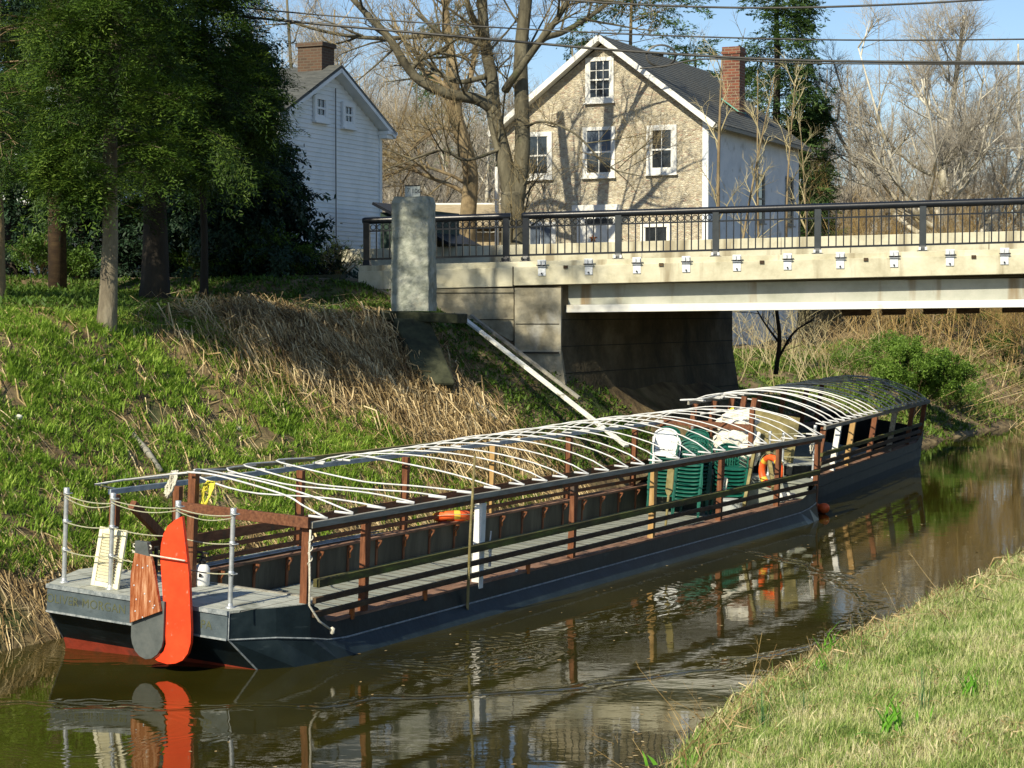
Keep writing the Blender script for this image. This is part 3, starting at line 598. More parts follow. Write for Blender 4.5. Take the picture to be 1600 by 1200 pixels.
g = Geo(); g.lathe([(0, .003), (.045, .002), (.046, 0)], (-.094, -.03, .145), 16, R=rotm(0, -math.pi / 2, 0) @ np.diag([.55, 1, 1])); g.build('label_patch', M['black'], sp)
put(sp, .92, -.1, .30)
# lifebuoys
def buoy(label):
    e = empty('lifebuoy', label=label, cat='lifebuoy', group='orange lifebuoys on the boats')
    g = Geo(); a = np.linspace(0, 2 * math.pi, 33)[:-1]; R_, r_ = .27, .075; ph = np.linspace(0, 2 * math.pi, 13)[:-1]
    V = np.array([((R_ + r_ * math.cos(p) * .85) * math.cos(q), (R_ + r_ * math.cos(p) * .85) * math.sin(q), r_ * math.sin(p)) for q in a for p in ph]); n_ = 12
    F = [[(i_ * n_ + j_), (i_ * n_ + (j_ + 1) % n_), (((i_ + 1) % 32) * n_ + (j_ + 1) % n_), (((i_ + 1) % 32) * n_ + j_)] for i_ in range(32) for j_ in range(n_)]
    g.add(V, F); g.build('ring', M['orange'], e, smooth=True)
    for k_ in range(4):
        g = Geo(); aa = np.linspace(k_ * math.pi / 2 + .62, k_ * math.pi / 2 + .95, 4)
        V = np.array([((R_ + (r_ + .003) * math.cos(p) * .86) * math.cos(q), (R_ + (r_ + .003) * math.cos(p) * .86) * math.sin(q), (r_ + .003) * math.sin(p)) for q in aa for p in ph])
        g.add(V, [[i_ * n_ + j_, i_ * n_ + (j_ + 1) % n_, (i_ + 1) * n_ + (j_ + 1) % n_, (i_ + 1) * n_ + j_] for i_ in range(3) for j_ in range(n_)]); g.build('band', M['yband'], e, smooth=True)
    g = Geo(); g.tube([((R_ + r_ + .01 + .03 * abs(math.sin(2 * q))) * math.cos(q), (R_ + r_ + .01 + .03 * abs(math.sin(2 * q))) * math.sin(q), 0) for q in np.linspace(0, 6.283, 40)], .006, 5); g.build('grab_line', M['rope'], e, smooth=True)
    return e
put(buoy('orange and yellow lifebuoy lying on the left gunwale beside the white fronted post'), 9.95, 1.55, .14, rad(-10), rad(8), 0)
put(buoy('orange lifebuoy hanging upright at the bow behind the stacked chairs'), 17.35, -1.35, .62, rad(90), 0, rad(62))
# ropes
def coil(name, lab, m, x_, y_, z_, R_, H, n, r=.010, seed=1, BMx=None):
    q = random.Random(seed); P = []
    for k_ in range(n * 12):
        a = k_ * math.pi / 6; j = q.uniform(.85, 1.15); w_ = q.uniform(-.25, .25); P.append((R_ * math.cos(a) * j * .5 + q.uniform(-.01, .01), R_ * (math.cos(a + .6) * .8 + w_) * j, H * math.sin(a + w_) * j))
    g = Geo(); g.tube(P, r, 5); return put(tag(g.build(name, m, smooth=True), lab, 'rope'), x_, y_, z_, BMx=BMx)
coil('rope_coil', 'pale rope coil hanging on the roof frame above the shutter', M['wrope'], 2.3, 1.5, 1.30, .14, .17, 10, seed=4)
coil('rope_coil', 'yellow rope bundle tied to the top of the centre post at the stern', M['yrope'], .80, -.22, 1.44, .15, .17, 10, .010, seed=5)
coil('rope_coil', 'white rope bunch tied round the brown post beside the green chairs', M['wrope'], 13.8, -1.80, .62, .06, .17, 6, .012, seed=6)
coil('rope_coil', 'tan rope heap on the floor in front of the chair stacks', M['wrope'], 14.6, -1.25, -.32, .34, .10, 9, .016, seed=7)
coil('rope_coil', 'white rope bunch hanging from the corner pipe at the bow', M['wrope'], 19.55, -1.4, 1.05, .06, .22, 5, .008, seed=8)
coil('rope_coil', 'white rope bunch hanging from the bow stanchion behind the lifebuoy', M['wrope'], 19.6, -.72, 1.0, .07, .16, 5, .008, seed=9)
g = Geo(); g.tube([(.70, -1.83, 1.2), (.68, -1.84, .95), (.70, -1.85, .55), (.72, -1.84, .30), (.85, -1.90, .10), (1.1, -1.93, -.05)], .014, 7); g.lathe([(0, -.05), (.03, -.03), (.033, .03), (0, .05)], (1.1, -1.93, -.05), 8); g.tube([(.70 + .025 * math.cos(a), -1.84 + .025 * math.sin(a), .75 + .02 * a) for a in np.linspace(0, 19, 40)], .008, 5)
put(tag(g.build('mooring_rope', M['wrope'], smooth=True), 'pale mooring rope hanging down the corner post at the stern', 'rope'), 0, 0, 0)
# oar leaning beside the chairs, pole standing in the water
g = Geo(); g.prism([(-.07, 0), (.07, 0), (.08, .45), (.035, .52), (-.035, .52), (-.08, .45)], -.012, .012, T=lambda V: np.stack([V[:, 2], V[:, 0], -V[:, 1] + 1.15], -1)); g.cyl((0, 0, .64), (0, 0, .02), .022)
put(tag(g.build('oar', M['olivewood'], bevel=.003), 'wooden oar standing blade up beside the yellow post', 'oar'), 11.9, -1.52, .0, 0, rad(4), rad(-20))
g = Geo(); P = at(742, 712, 25.4); g.tube([(-.63, 26.05, -.5), (-.61, 26.0, .1), (-.56, 25.75, 1.2), tuple(P)], [.024, .022, .02, .016], 8)
tag(g.build('punt_pole', M['olivewood'], smooth=True), 'thin bamboo punt pole standing in the water against the boat side', 'pole')
g = Geo(); g.box((0, 0, 0), (.13, .03, .02)); put(tag(g.build('paint_brush', M['whitewood'], bevel=.004), 'small white block lying on the right gunwale sill', 'block'), 6.2, -1.7, .04, 0, 0, .3)
g = Geo(); g.tube([(0, 0, .55), (.01, .02, .35), (0, 0, .3)], .012, 6); g.box((0, 0, .18), (.03, .03, .26)); g.cyl((-.05, 0, .27), (.06, 0, .3), .012); put(tag(g.build('rail_clamp', M['galvb']), 'steel clamp hanging beside the white fronted post', 'clamp'), 5.35, -1.72, .15)
# bins and floats
bk = empty('storage_bin', label='grey lidded plastic bin at the bow behind the brace', cat='bin')
g = Geo(); g.lathe([(0, 0), (.17, 0), (.22, .42), (.23, .43), (.23, .46), (0, .46)], (0, 0, 0), 24); g.build('body', M['bucket'], bk); g = Geo(); g.lathe([(.24, .45), (.24, .48), (.22, .50), (0, .51)], (0, 0, 0), 24); g.build('lid', M['bucket'], bk, smooth=False)
put(bk, 16.9, -.75, -.45)
bk2 = empty('signboard', label='white board standing upright at the bow inside the rails', cat='board'); g = Geo(); g.box((0, 0, .3), (.02, .42, .6)); g.build('sheet', M['whitewood'], bk2, bevel=.004); put(bk2, 18.2, -1.35, -.45, 0, rad(-8), .2)
g = Geo(); g.box((0, 0, .01), (1.3, 1.0, .02)); put(tag(g.build('white_sheet', M['whitewood'], bevel=.004), 'pale sheet lying flat on the boat floor at the bow', 'board'), 17.6, -1.0, -.445, 0, 0, .05)
for k_, (x_, y_, z_) in enumerate(((20.0, -1.55, -.33), (20.15, -1.3, -.36))):
    g = Geo(); g.lathe([(0, -.16), (.05, -.15), (.10, -.10), (.11, 0), (.10, .10), (.05, .15), (0, .16)], (0, 0, 0), 16, R=rotm(0, math.pi / 2, 0)); g.tube([(.16, 0, 0), (.2, 0, .02), (.16, .02, .03)], .01, 6)
    put(tag(g.build('fender_float', M['orange'], smooth=True), ['red float hanging at the bow corner, nearer one', 'red float at the bow corner, tucked behind the other'][k_], 'fender'), x_, y_, z_, 0, .2, .8)
# canvas heap on the bow
def lump(name, m, size, lab, cat, seed, sub=5, amp=.25):
    bm = bmesh.new(); bmesh.ops.create_icosphere(bm, subdivisions=sub, radius=1)
    for v in bm.verts:
        p = v.co.copy(); q = float(fbm(p.x * 1.8 + seed * 3 + 5, p.z * 1.8 + p.y * 1.3 + 5, seed, 4)) - .5; q2 = float(vnoise(p.x * 7 + p.z * 3 + 20, p.y * 7 + 20, seed + 3)) - .5
        v.co = p * (1 + q * amp * 2 + q2 * amp * .35); v.co.x *= size[0]; v.co.y *= size[1]; v.co.z = max(v.co.z, -.75) * size[2]
    me = bpy.data.meshes.new(name); bm.to_mesh(me); bm.free(); me.materials.append(m); me.polygons.foreach_set('use_smooth', [True] * len(me.polygons))
    o = bpy.data.objects.new(name, me); COL.objects.link(o); return tag(o, lab, cat)
put(lump('canvas_bundle', M['canvas'], (.34, .46, .52), 'bulky cream canvas heaped at the bow behind the chairs', 'canvas', 3, amp=.6), 19.2, .12, .80)
put(lump('canvas_bundle', M['canvas'], (.28, .40, .30), 'small cream canvas bundle on top of the bow rail', 'canvas', 5, amp=.5), 19.3, .18, 1.36)
coil('rope_coil', 'small yellow rope knot on the canvas bundle at the bow', M['yrope'], 19.35, .35, 1.52, .08, .12, 5, .014, seed=15)

# stacking chairs (front faces local -x)
def make_chair(m, lab, solid=False):
    e = empty('garden_chair', label=lab, cat='chair')
    g = Geo(); a = np.linspace(-1, 1, 9); X_ = np.linspace(-.22, .20, 7)
    V = np.array([(x_, y_ * .23 * (1 + .12 * (-x_)), .42 - .018 * (1 - y_ * y_) - .05 * max(0, (-x_ - .16)) / .06 * .5 + .02 * 0) for x_ in X_ for y_ in a])
    F = [(i_ * 9 + j_, i_ * 9 + j_ + 1, i_ * 9 + j_ + 10, i_ * 9 + j_ + 9) for i_ in range(6) for j_ in range(8)]
    V2 = V.copy(); V2[:, 2] -= .022; g.add(np.concatenate([V, V2]), F + [tuple(63 + q for q in f_[::-1]) for f_ in F])
    rim = [V[j_] for j_ in range(9)]; g.tube([(p[0] - .005, p[1], p[2] - .018) for p in rim], .017, 6)
    g.tube([(p[0], -.235, p[2] - .02) for p in V[::9]], .014, 5); g.tube([(p[0], .235, p[2] - .02) for p in V[::9]], .014, 5)
    g.build('seat', m, e, smooth=True)
    g = Geo()   # back: rounded rim, slats below and solid top
    q = np.linspace(-math.pi / 2, math.pi / 2, 17); rim = [(.30 - .02 * math.cos(t_) + .05 * (1 - abs(math.sin(t_))), .235 * math.sin(t_), .66 + .17 * max(0, math.cos(t_)) ** .7) for t_ in q]
    rim = [(.215, -.215, .42), (.26, -.228, .56)] + rim + [(.26, .228, .56), (.215, .215, .42)]; g.tube(rim, .017, 6)
    for k_ in range(7):
        y_ = -.165 + .055 * k_; g.bar((.215, y_ * .85, .42), (.298, y_, .68), .006, .032, up=(1, 0, 0))
    if solid: g.add([(.212, -.20, .42), (.212, .20, .42), (.300, .215, .68), (.300, -.215, .68)], [(0, 1, 2, 3)])
    g.bar((.265, -.22, .575), (.265, .22, .575), .012, .03); top = [(.290, -.215, .66)] + [(.325, .225 * math.sin(t_), .66 + .165 * max(0, math.cos(t_)) ** .7) for t_ in np.linspace(-1.45, 1.45, 13)] + [(.290, .215, .66)]
    n_ = len(top); A_ = np.array(top); C_ = A_.copy(); C_[:, 2] = .655; C_[:, 0] = .292; g.add(np.concatenate([A_, C_]), [(i_, i_ + 1, n_ + i_ + 1, n_ + i_) for i_ in range(n_ - 1)]); 
    g.build('backrest', m, e, smooth=True)
    for sg in (-1, 1):
        g = Geo(); g.bar((-.20, sg * .27, .63), (.27, sg * .25, .66), .05, .018); g.tube([(.27, sg * .24, .66), (.30, sg * .23, .69)], .016, 5); g.bar((-.20, sg * .275, .63), (-.235, sg * .268, .40), .045, .02, up=(0, 1, 0)); g.build('armrest', m, e, bevel=.004)
        for x0, x1 in ((-.23, -.28), (.21, .30)):
            g = Geo(); g.bar((x0, sg * .25, .42), (x1, sg * .275, 0), .05, .018, up=(0, 1, 0)); g.bar((x0 + .01 * 0, sg * .248, .42), (x1, sg * .26, 0), .016, .045, up=(0, 1, 0)); g.build('leg', m, e)
    return e
gch = make_chair(M['gplastic'], ''); wch = make_chair(M['wplastic'], 'white plastic garden chair on top of the front green chair stack', True)
stacks = [(17.55, 1.05, 0, 11, 'stack under the white chair'), (17.35, .42, 0, 10, 'stack right of the white chair'), (18.2, 1.25, .15, 12, 'rear stack against the left rail'), (18.15, .60, .1, 12, 'rear middle stack'), (18.05, -.2, .3, 9, 'stack nearest the lifebuoy')]
ordn = ['lowest', 'second from the bottom', 'third from the bottom', 'fourth from the bottom', 'fifth from the bottom', 'sixth from the bottom', 'seventh from the bottom', 'eighth from the bottom', 'ninth from the bottom', 'tenth from the bottom', 'eleventh from the bottom']
first = True
for (x_, y_, da, n_, nm) in stacks:
    for k_ in range(n_):
        c = gch if first else copy_tree(gch); first = False
        put(c, x_ + .012 * k_, y_, -.45 + .075 * k_, 0, rad(-1), rad(22) + da)
        w_ = 'topmost' if k_ == n_ - 1 else ordn[k_]
        tag(c, f'green chair, {w_} in the {nm}', 'chair', 'stacked green garden chairs')
put(wch, 17.55 + .13, 1.05, -.45 + .075 * 11, 0, rad(-4), rad(26)); 

# ---------------------------------------------------------------- the second boat, heeled over under the bridge
B2L = 14.5
ya = rad(90 - 22)
p_ = np.array([6.58, 40.8]); u2 = np.array([math.sin(rad(22)), math.cos(rad(22))]); n2 = np.array([-u2[1], u2[0]])
org = p_ + n2 * 1.55 - u2 * 1.0
C = empty('moored_boat', (org[0], org[1], .88), (rad(9.0), 0, ya), 'second hooped canal boat heeling in the shade under the bridge, beyond the near boat', 'boat')
M['hull2'] = mat('hull paint toned for shade', [(.006, .008, .009), (.012, .015, .016), (.022, .026, .026)], 2, .6, .2, 10, spec=.15)  # darker copy of the hull paint, bridge shade put into the colour
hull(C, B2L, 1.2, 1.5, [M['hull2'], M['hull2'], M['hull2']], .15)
CM = Matrix.Translation(C.location) @ C.rotation_euler.to_matrix().to_4x4()
g = Geo(); g.prism([(-.2, -1.2), (.83, -1.48), (1.1, -1.48), (1.1, 1.48), (.83, 1.48), (-.2, 1.2)], .27, .30); g.build('stern_deck', M['deck'], C)
g = Geo(); g.box((7, 0, -.47), (12, 2.9, .04)); g.build('floor', M['floor'], C)
g = Geo(); g.box((.2, -.45, .78), (.03, 1.3, .98)); g.build('bulkhead', M['olivewood'], C)
for sg in (1, -1):
    g = Geo(); g.box((7.2, sg * 1.4, .012), (12, .2, .04)); g.build('gunwale_plank', M['sill'], C)
    g = Geo(); g.box((7.2, sg * 1.34, -.235), (12, .02, .46)); g.build('inner_side', M['panel'], C)
    for z_ in (.5, .31, .15):
        g = Geo(); g.bar((1, sg * 1.5, z_), (13, sg * 1.5, z_), .06, .08); g.build('side_rail', M['mossy' if z_ > .4 else 'dkrail'], C)
    g = Geo(); g.box((7.2, sg * 1.52, 1.10), (12.8, .05, .08)); g.build('roof_beam', M['greywood'], C)
    for k_, x_ in enumerate((1.1, 2.6, 4.1, 6.6, 9.1, 11.6, 13.4)):
        g = Geo(); g.bar((x_, sg * 1.44, -.2), (x_, sg * 1.44, 1.08), .12, .10, up=(1, 0, 0)); g.build('roof_post', M[['brown', 'whitewood', 'tanwood', 'brown', 'greywood', 'brown', 'brown'][k_]] if sg < 0 else M['brown'], C)
g = Geo(); g.box((.9, .1, .75), (.10, .11, 1.4)); g.build('roof_post', M['brown'], C); g = Geo(); g.box((.86, .32, .75), (.10, .11, 1.4)); g.build('roof_post', M['brown'], C)
for k_ in range(21):
    t_ = .9 + .62 * k_; o = hoop(C, t_, t_ + ([.5, -.3, .4, .0][k_] if k_ < 4 else 0), .34 + random.uniform(-.04, .03) if k_ > 3 else [.24, .36, .28, .36][k_], 1.52, 1.13, M['pvc'], r=.015)
g = Geo(); g.tube([(.9, 1.5, 1.15), (.1, 1.5, 1.2), (.3, 1.1, 1.28), (1.2, .9, 1.4)], .018, 6); g.build('end_frame', M['pvc'], C)
g = Geo(); g.cyl((13.5, -1.5, 1.12), (13.5, 0, 1.45), .025); g.cyl((13.5, 0, 1.45), (13.5, 1.5, 1.12), .025); g.build('end_frame', M['galv'], C)
# ---------------------------------------------------------------- road bridge
M['conc'] = mat('pale parapet concrete', [(.36, .335, .235), (.50, .475, .35), (.58, .555, .43)], 1.6, .85, .3, 14, dark=((.27, .235, .155), 1.3, .56, (1.8, 1.8, .22)), detail=9)
M['oldconc'] = mat('old stained abutment concrete', [(.13, .115, .075), (.27, .245, .175), (.40, .37, .28)], 1.1, .9, .6, 8, dist=.05, dark=((.46, .46, .42), 1.1, .60, (1, 1, .6)), detail=10)
M['dkstone'] = mat('mossy shade-dark stone', [(.015, .018, .010), (.035, .04, .02), (.06, .065, .035)], 3, .95, .6, 8, dist=.04)  # mossy apron and footing; also so dark to hold the retaining wall's shade
M['steel'] = mat('painted girder', [(.27, .28, .23), (.34, .35, .30), (.40, .40, .35)], 1.3, .6, .1, 20, dark=((.20, .15, .085), 1.3, .58, (1.6, 1.6, .2)))
M['flange'] = mat('white girder flange', [(.62, .62, .57), (.74, .74, .69)], 2, .6, .1, 20, dark=((.48, .44, .34), 2, .64))
M['asphalt'] = mat('asphalt', [(.04, .04, .04), (.06, .06, .058)], 8, .9, .3, 60)
M['rail'] = mat('black railing paint', [(.006, .008, .012), (.012, .015, .02)], 4, .32, .05, 30)
M['railg'] = mat('dark grey railing post paint', [(.02, .026, .03), (.035, .042, .048)], 4, .4, .05, 30)
E_ = np.array([1, RS]); LN = math.hypot(1, RS); BRZ = math.atan2(RS, 1)
def lx(px): a = (px - 800) / 3000; return RC * a / (1 - RS * a) * LN
bridge = empty('road_bridge', (0, RC, 0), (0, 0, BRZ), 'concrete and steel road bridge with black railing crossing the canal', 'bridge')
GR = .0205
def shear(g):
    for v in g.V: v[:, 2] += GR * v[:, 0]
    return g
XL, XR = lx(560), 24.0
def bb(name, m, boxes, parent=bridge, bevel=.01, sh=True):
    g = Geo()
    for (x0, x1, y0, y1, z0, z1) in boxes: g.box(((x0 + x1) / 2, (y0 + y1) / 2, (z0 + z1) / 2), (x1 - x0, y1 - y0, z1 - z0))
    if sh: shear(g)
    return g.build(name, m, parent, bevel=bevel)
xa = lx(876); xj = lx(802)
bb('fascia', M['conc'], [(xj + .01, XR, -.02, .30, 4.79, 5.22)])
bb('fascia', M['conc'], [(XL, xj - .01, .0, .30, 4.77, 5.21)])
bb('kerb', M['conc'], [(XL, XR, .10, .55, 5.20, 5.345)])
bb('deck_slab', M['oldconc'], [(XL, XR, .31, 9.4, 4.80, 5.10)])
bb('road_surface', M['asphalt'], [(XL, XR, .56, 8.7, 5.103, 5.15)])
rp = bb('rear_parapet', M['conc'], [(XL - 3, XR, 8.9, 9.25, 5.1, 6.08)])
bb('joint', M['oldconc'], [(lx(p), lx(p) + .03, 8.885, 9.0, 5.2, 6.07) for p in (930, 1060, 1190, 1320, 1450, 1580)], rp, 0)
for k, y in enumerate((.42, 2.7, 5.0, 7.3, 9.1)):
    g = Geo(); x0 = lx(882)
    for (dy, z0, z1) in ((.03, 4.33, 4.80),): g.box(((x0 + XR) / 2, y, (z0 + z1) / 2), (XR - x0, dy * 2, z1 - z0))
    g.box(((x0 + XR) / 2, y, 4.24), (XR - x0, .46, .175), m=1); shear(g)
    for v in g.V: v[:, 2] -= .009 * v[:, 0]   # the girder climbs less than the deck
    g.build('girder', [M['steel'], M['flange']], bridge, bevel=.006)
for (p0, p1) in ((1288, 1333), (1350, 1387), (1414, 1450), (1466, 1500), (1537, 1574), (1581, 1612), (1640, 1680)):
    bb('timber_block', M['dkrail'], [(lx(p0) * 1.05, lx(p1) * 1.05, 1.6, 2.2, 3.93 + .0, 4.33)])
# abutment with battered face running back under the deck
def abutment(cx, cy, sgn):
    u = np.array([UX, UY]); out = np.array([UY, -UX]) * sgn
    P0 = np.array([cx, cy]); g = Geo(); prof = [(4.80, 0), (3.2, .02), (2.0, .22), (.8, .62), (-1, .9)]
    F0 = [np.array([*(P0 + out * o_), z]) for z, o_ in prof]; F1 = [np.array([*(P0 + u * 10.6 + out * o_), z]) for z, o_ in prof]
    Bk0 = [np.array([*(P0 - out * 2.0 + (-u) * .0), z]) for z, o_ in prof]; Bk1 = [np.array([*(P0 + u * 10.6 - out * 2), z]) for z, o_ in prof]
    for k in range(len(prof) - 1):
        g.add([F0[k], F1[k], F1[k + 1], F0[k + 1]], [(0, 1, 2, 3)]); g.add([Bk0[k], F0[k], F0[k + 1], Bk0[k + 1]], [(0, 1, 2, 3)]); g.add([F1[k], Bk1[k], Bk1[k + 1], F1[k + 1]], [(0, 1, 2, 3)])
    g.add([F0[0], F1[0], Bk1[0], Bk0[0]], [(0, 1, 2, 3)])
    for k, z in enumerate(np.arange(.9, 4.6, .62)):
        o_ = np.interp(z, [p[0] for p in prof[::-1]], [p[1] for p in prof[::-1]]); a = np.array([*(P0 + out * (o_ + .004)), z]); b = np.array([*(P0 + u * 10.6 + out * (o_ + .004)), z]); g.bar(a, b, .012, .02, m=1)
    return g
M['darkened'] = mat('damp shaded concrete', [(.035, .028, .016), (.085, .068, .038), (.15, .125, .08)], 1.0, .9, .6, 8, dist=.05, dark=((.03, .025, .016), .7, .56, (1, 1, .5)), detail=10)  # under-deck shade is put into this abutment concrete's base colour
M['jointline'] = mat('dark joint', [(.02, .02, .015)], 4, .9, 0)
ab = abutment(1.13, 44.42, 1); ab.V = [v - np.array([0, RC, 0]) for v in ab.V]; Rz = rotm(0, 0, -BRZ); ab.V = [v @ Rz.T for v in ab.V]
ab.build('abutment', [M['darkened'], M['jointline']], bridge)
xr, yr_ = ts2xy(46, 6.6); ab = abutment(xr, yr_, -1); ab.V = [(v - np.array([0, RC, 0])) @ Rz.T for v in ab.V]; ab.build('abutment', [M['oldconc'], M['jointline']], bridge)
# pier at the corner and wing wall
g = Geo()
prof = [(4.735, -.10), (3.3, -.10), (3.25, -.16), (2.6, -.22), (1.6, -.5), (-.5, -.9)]
V0 = [(xj + .05, y, z) for z, y in prof]; V1 = [(xa + .02 + max(0, (3.3 - z)) * .16, y, z) for z, y in prof]
Bk = [(xj + .05, 1.0, z) for z, y in prof]; Bk1 = [(xa + .02 + max(0, (3.3 - z)) * .16, 1.0, z) for z, y in prof]
for k in range(5):
    g.add([V0[k], V1[k], V1[k + 1], V0[k + 1]], [(3, 2, 1, 0)]); g.add([V1[k], Bk1[k], Bk1[k + 1], V1[k + 1]], [(3, 2, 1, 0)]); g.add([Bk[k], V0[k], V0[k + 1], Bk[k + 1]], [(3, 2, 1, 0)])
g.add([V0[0], V1[0], Bk1[0], Bk[0]], [(0, 1, 2, 3)]); g.box(((xj + xa) / 2, -.235, 3.24), (xa - xj, .03, .04), m=1)
for z_, y_ in ((3.9, -.103), (2.4, -.305)): g.box(((xj + xa) / 2 + .03, y_, z_), (xa - xj - .1, .012, .02), m=1)
g.build('corner_pier', [M['oldconc'], M['jointline']], bridge)
g = Geo(); g.box(((XL + xj) / 2, .24, 3.2), (xj - XL, .4, 3.06))
for z_ in (4.62, 4.0, 3.5, 2.9, 2.3): g.box(((XL + xj) / 2 + .4, .036, z_), (xj - XL - .8, .012, .022), m=1)
g.build('wing_wall', [M['oldconc'], M['jointline']], bridge)
g = Geo(); g.box((xj - .005, -.001, 4.98), (.02, .05, .5)); g.build('joint', M['jointline'], bridge)
# railing
rposts = [lx(p) for p in (568, 787, 818, 963, 1116, 1276, 1441, 1612, 1790, 1975)]
for k, x in enumerate(rposts):
    g = Geo(); sh_ = GR * x; g.box((x, .33, 5.90 + sh_), (.15, .13, 1.1)); g.prism([(x - .13, .2), (x + .13, .2), (x + .13, .46), (x - .13, .46)], 5.345 + sh_, 5.365 + sh_)
    g.lathe([(.13, 0), (.12, .05), (.10, .11), (.10, .2)], (x, .33, 5.365 + sh_), 4, R=rotm(0, 0, math.pi / 4)); p_ = g.build('railing_post', M['railg'] if k > 2 else M['rail'], bridge, bevel=.008)
    if k:
        for dx in (-.07, .07): g = Geo(); g.box((x + dx, .19, 5.41 + sh_), (.05, .012, .07)); g.build('anchor_plate', M['galvb'] if k > 2 else M['rail'], p_)
for (a, b) in ((rposts[0] - .1, rposts[1] + .1), (rposts[2] - .1, XR)):
    g = Geo(); g.tube([(a, .33, 6.41), (a + .05, .33, 6.41)] + [(x, .33, 6.41) for x in np.linspace(a + .5, b, 12)], [.06] + [.082] * 13, 14); shear(g); g.build('handrail', M['rail'], bridge, smooth=True)
for k in range(len(rposts) - 1):
    a, b = rposts[k] + .075, rposts[k + 1] - .075
    if k == 1: a, b = a - .0, b + .0
    g = Geo(); g.box(((a + b) / 2, .33, 6.16), (b - a, .035, .035)); g.box(((a + b) / 2, .33, 5.50), (b - a, .045, .045))
    n = max(1, int(round((b - a) / .163)) - 1)
    for q in range(n): x = a + (b - a) * (q + 1) / (n + 1); g.box((x, .33, 5.92), (.028, .028, .84))
    if k < 4:
        for q in range(n + 1):
            x = a + (b - a) * (q + .5) / (n + 1); g.tube([(x + .062 * math.cos(t_), .33, 6.25 + .062 * math.sin(t_)) for t_ in np.linspace(0, 2 * math.pi, 13)], .009, 4)
    shear(g); g.build('railing_panel', M['rail'], bridge)
for p in (847, 920, 995, 1072, 1151, 1230, 1312, 1396, 1483, 1568, 1656):
    x = lx(p); g = Geo(); z0 = GR * x; g.box((x, -.05, 5.285 + z0), (.20, .05, .165)); g.box((x - .05, -.10, 5.30 + z0), (.07, .05, .10)); g.box((x + .05, -.10, 5.30 + z0), (.07, .05, .10)); g.box((x, -.03, 5.10 + z0), (.18, .02, .20), rotm(rad(-3), 0, 0))
    br = g.build('bracket', M['galvb'], bridge, bevel=.004); g = Geo(); g.lathe([(0, .03), (.02, .03), (.02, 0)], (x, -.05, 5.05 + z0), 8, R=rotm(math.pi / 2, 0, 0)); g.build('bolt', M['black'], br); g = Geo(); g.cyl((x - .12, -.09, 5.24 + z0), (x + .12, -.09, 5.24 + z0), .012); g.build('bracket_pin', M['black'], br)
for p in (884, 1033, 1190, 1352, 1520): g = Geo(); x = lx(p); g.box((x, -.03, 5.19 + GR * x), (.10, .05, .07)); g.build('drain_spout', M['dkrail'], bridge)

# ---------------------------------------------------------------- things beside the bridge
M['pillar'] = mat('grey rendered concrete pillar', [(.14, .155, .125), (.27, .29, .245), (.38, .39, .335)], 3, .9, .9, 9, dist=.05, dark=((.36, .33, .24), 1.6, .62), detail=9)
M['plate'] = mat('sign plate', [(.34, .38, .37), (.42, .46, .44)], 10, .7, .1)
pc = at(647, 470, 41.3); pl = empty('concrete_pillar', (pc[0], pc[1], 4.2), (0, 0, rad(-12)), 'square grey concrete pillar with flaking render and a small number plate on top', 'pillar')
g = Geo()
cs = [(.42, .36), (.42, .36), (.41, .35), (.405, .35), (.36, .30), (.0, .0)]; zs = [0, .4, 1.2, 2.30, 2.44, 2.44]
for k in range(5):
    a, b = cs[k], cs[k + 1]; R1 = [(-a[0], -a[1], zs[k]), (a[0], -a[1], zs[k]), (a[0], a[1], zs[k]), (-a[0], a[1], zs[k])]; R2 = [(-b[0], -b[1], zs[k + 1]), (b[0], -b[1], zs[k + 1]), (b[0], b[1], zs[k + 1]), (-b[0], b[1], zs[k + 1])]
    g.add(R1 + R2, [(i, (i + 1) % 4, 4 + (i + 1) % 4, 4 + i) for i in range(4)])
o = g.build('shaft', M['pillar'], pl, bevel=.03); sub = o.modifiers.new('s', 'SUBSURF'); sub.subdivision_type = 'SIMPLE'; sub.levels = sub.render_levels = 4
tx = bpy.data.textures.new('rough render', 'CLOUDS'); tx.noise_scale = .25; tx.noise_depth = 4; dm = o.modifiers.new('d', 'DISPLACE'); dm.texture = tx; dm.strength = .07
g = Geo(); g.box((.0, -.10, 2.56), (.33, .03, .25)); pt = g.build('number_plate', M['plate'], pl, bevel=.004); g = Geo(); g.box((0, -.118, 2.68), (.33, .012, .02)); g.build('plate_edge', M['black'], pt); g = Geo(); g.box((-.02, -.117, 2.56), (.008, .006, .19)); g.build('divider', M['whitewood'], pt)
letters(pt, '7', .13, -.09, -.118, 2.57, (1, 0, 0), M['railg']); letters(pt, '106', .13, .08, -.118, 2.56, (1, 0, 0), M['railg'])
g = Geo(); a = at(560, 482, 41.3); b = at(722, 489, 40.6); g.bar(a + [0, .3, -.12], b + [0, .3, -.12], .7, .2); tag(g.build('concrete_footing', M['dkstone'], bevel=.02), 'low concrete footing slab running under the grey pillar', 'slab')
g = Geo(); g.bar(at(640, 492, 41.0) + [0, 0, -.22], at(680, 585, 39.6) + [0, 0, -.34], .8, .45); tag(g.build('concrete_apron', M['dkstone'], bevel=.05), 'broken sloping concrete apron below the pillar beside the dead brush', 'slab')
def beam(name, a, b, w, h, m, lab, cat, bev=.004):
    g = Geo(); g.bar(a, b, w, h); return tag(g.build(name, m, bevel=bev), lab, cat)
M['peel'] = mat('peeling white paint', [(.50, .52, .48), (.66, .67, .62), (.75, .75, .70)], 3, .7, .4, 20, dark=((.16, .15, .10), 4, .58))
a = at(724, 497, 43.4); b = at(979, 697, 39.1)
pk = beam('white_plank', a, b, .13, .05, M['peel'], 'long peeling white plank leaning down the bank to the boat roof', 'plank')
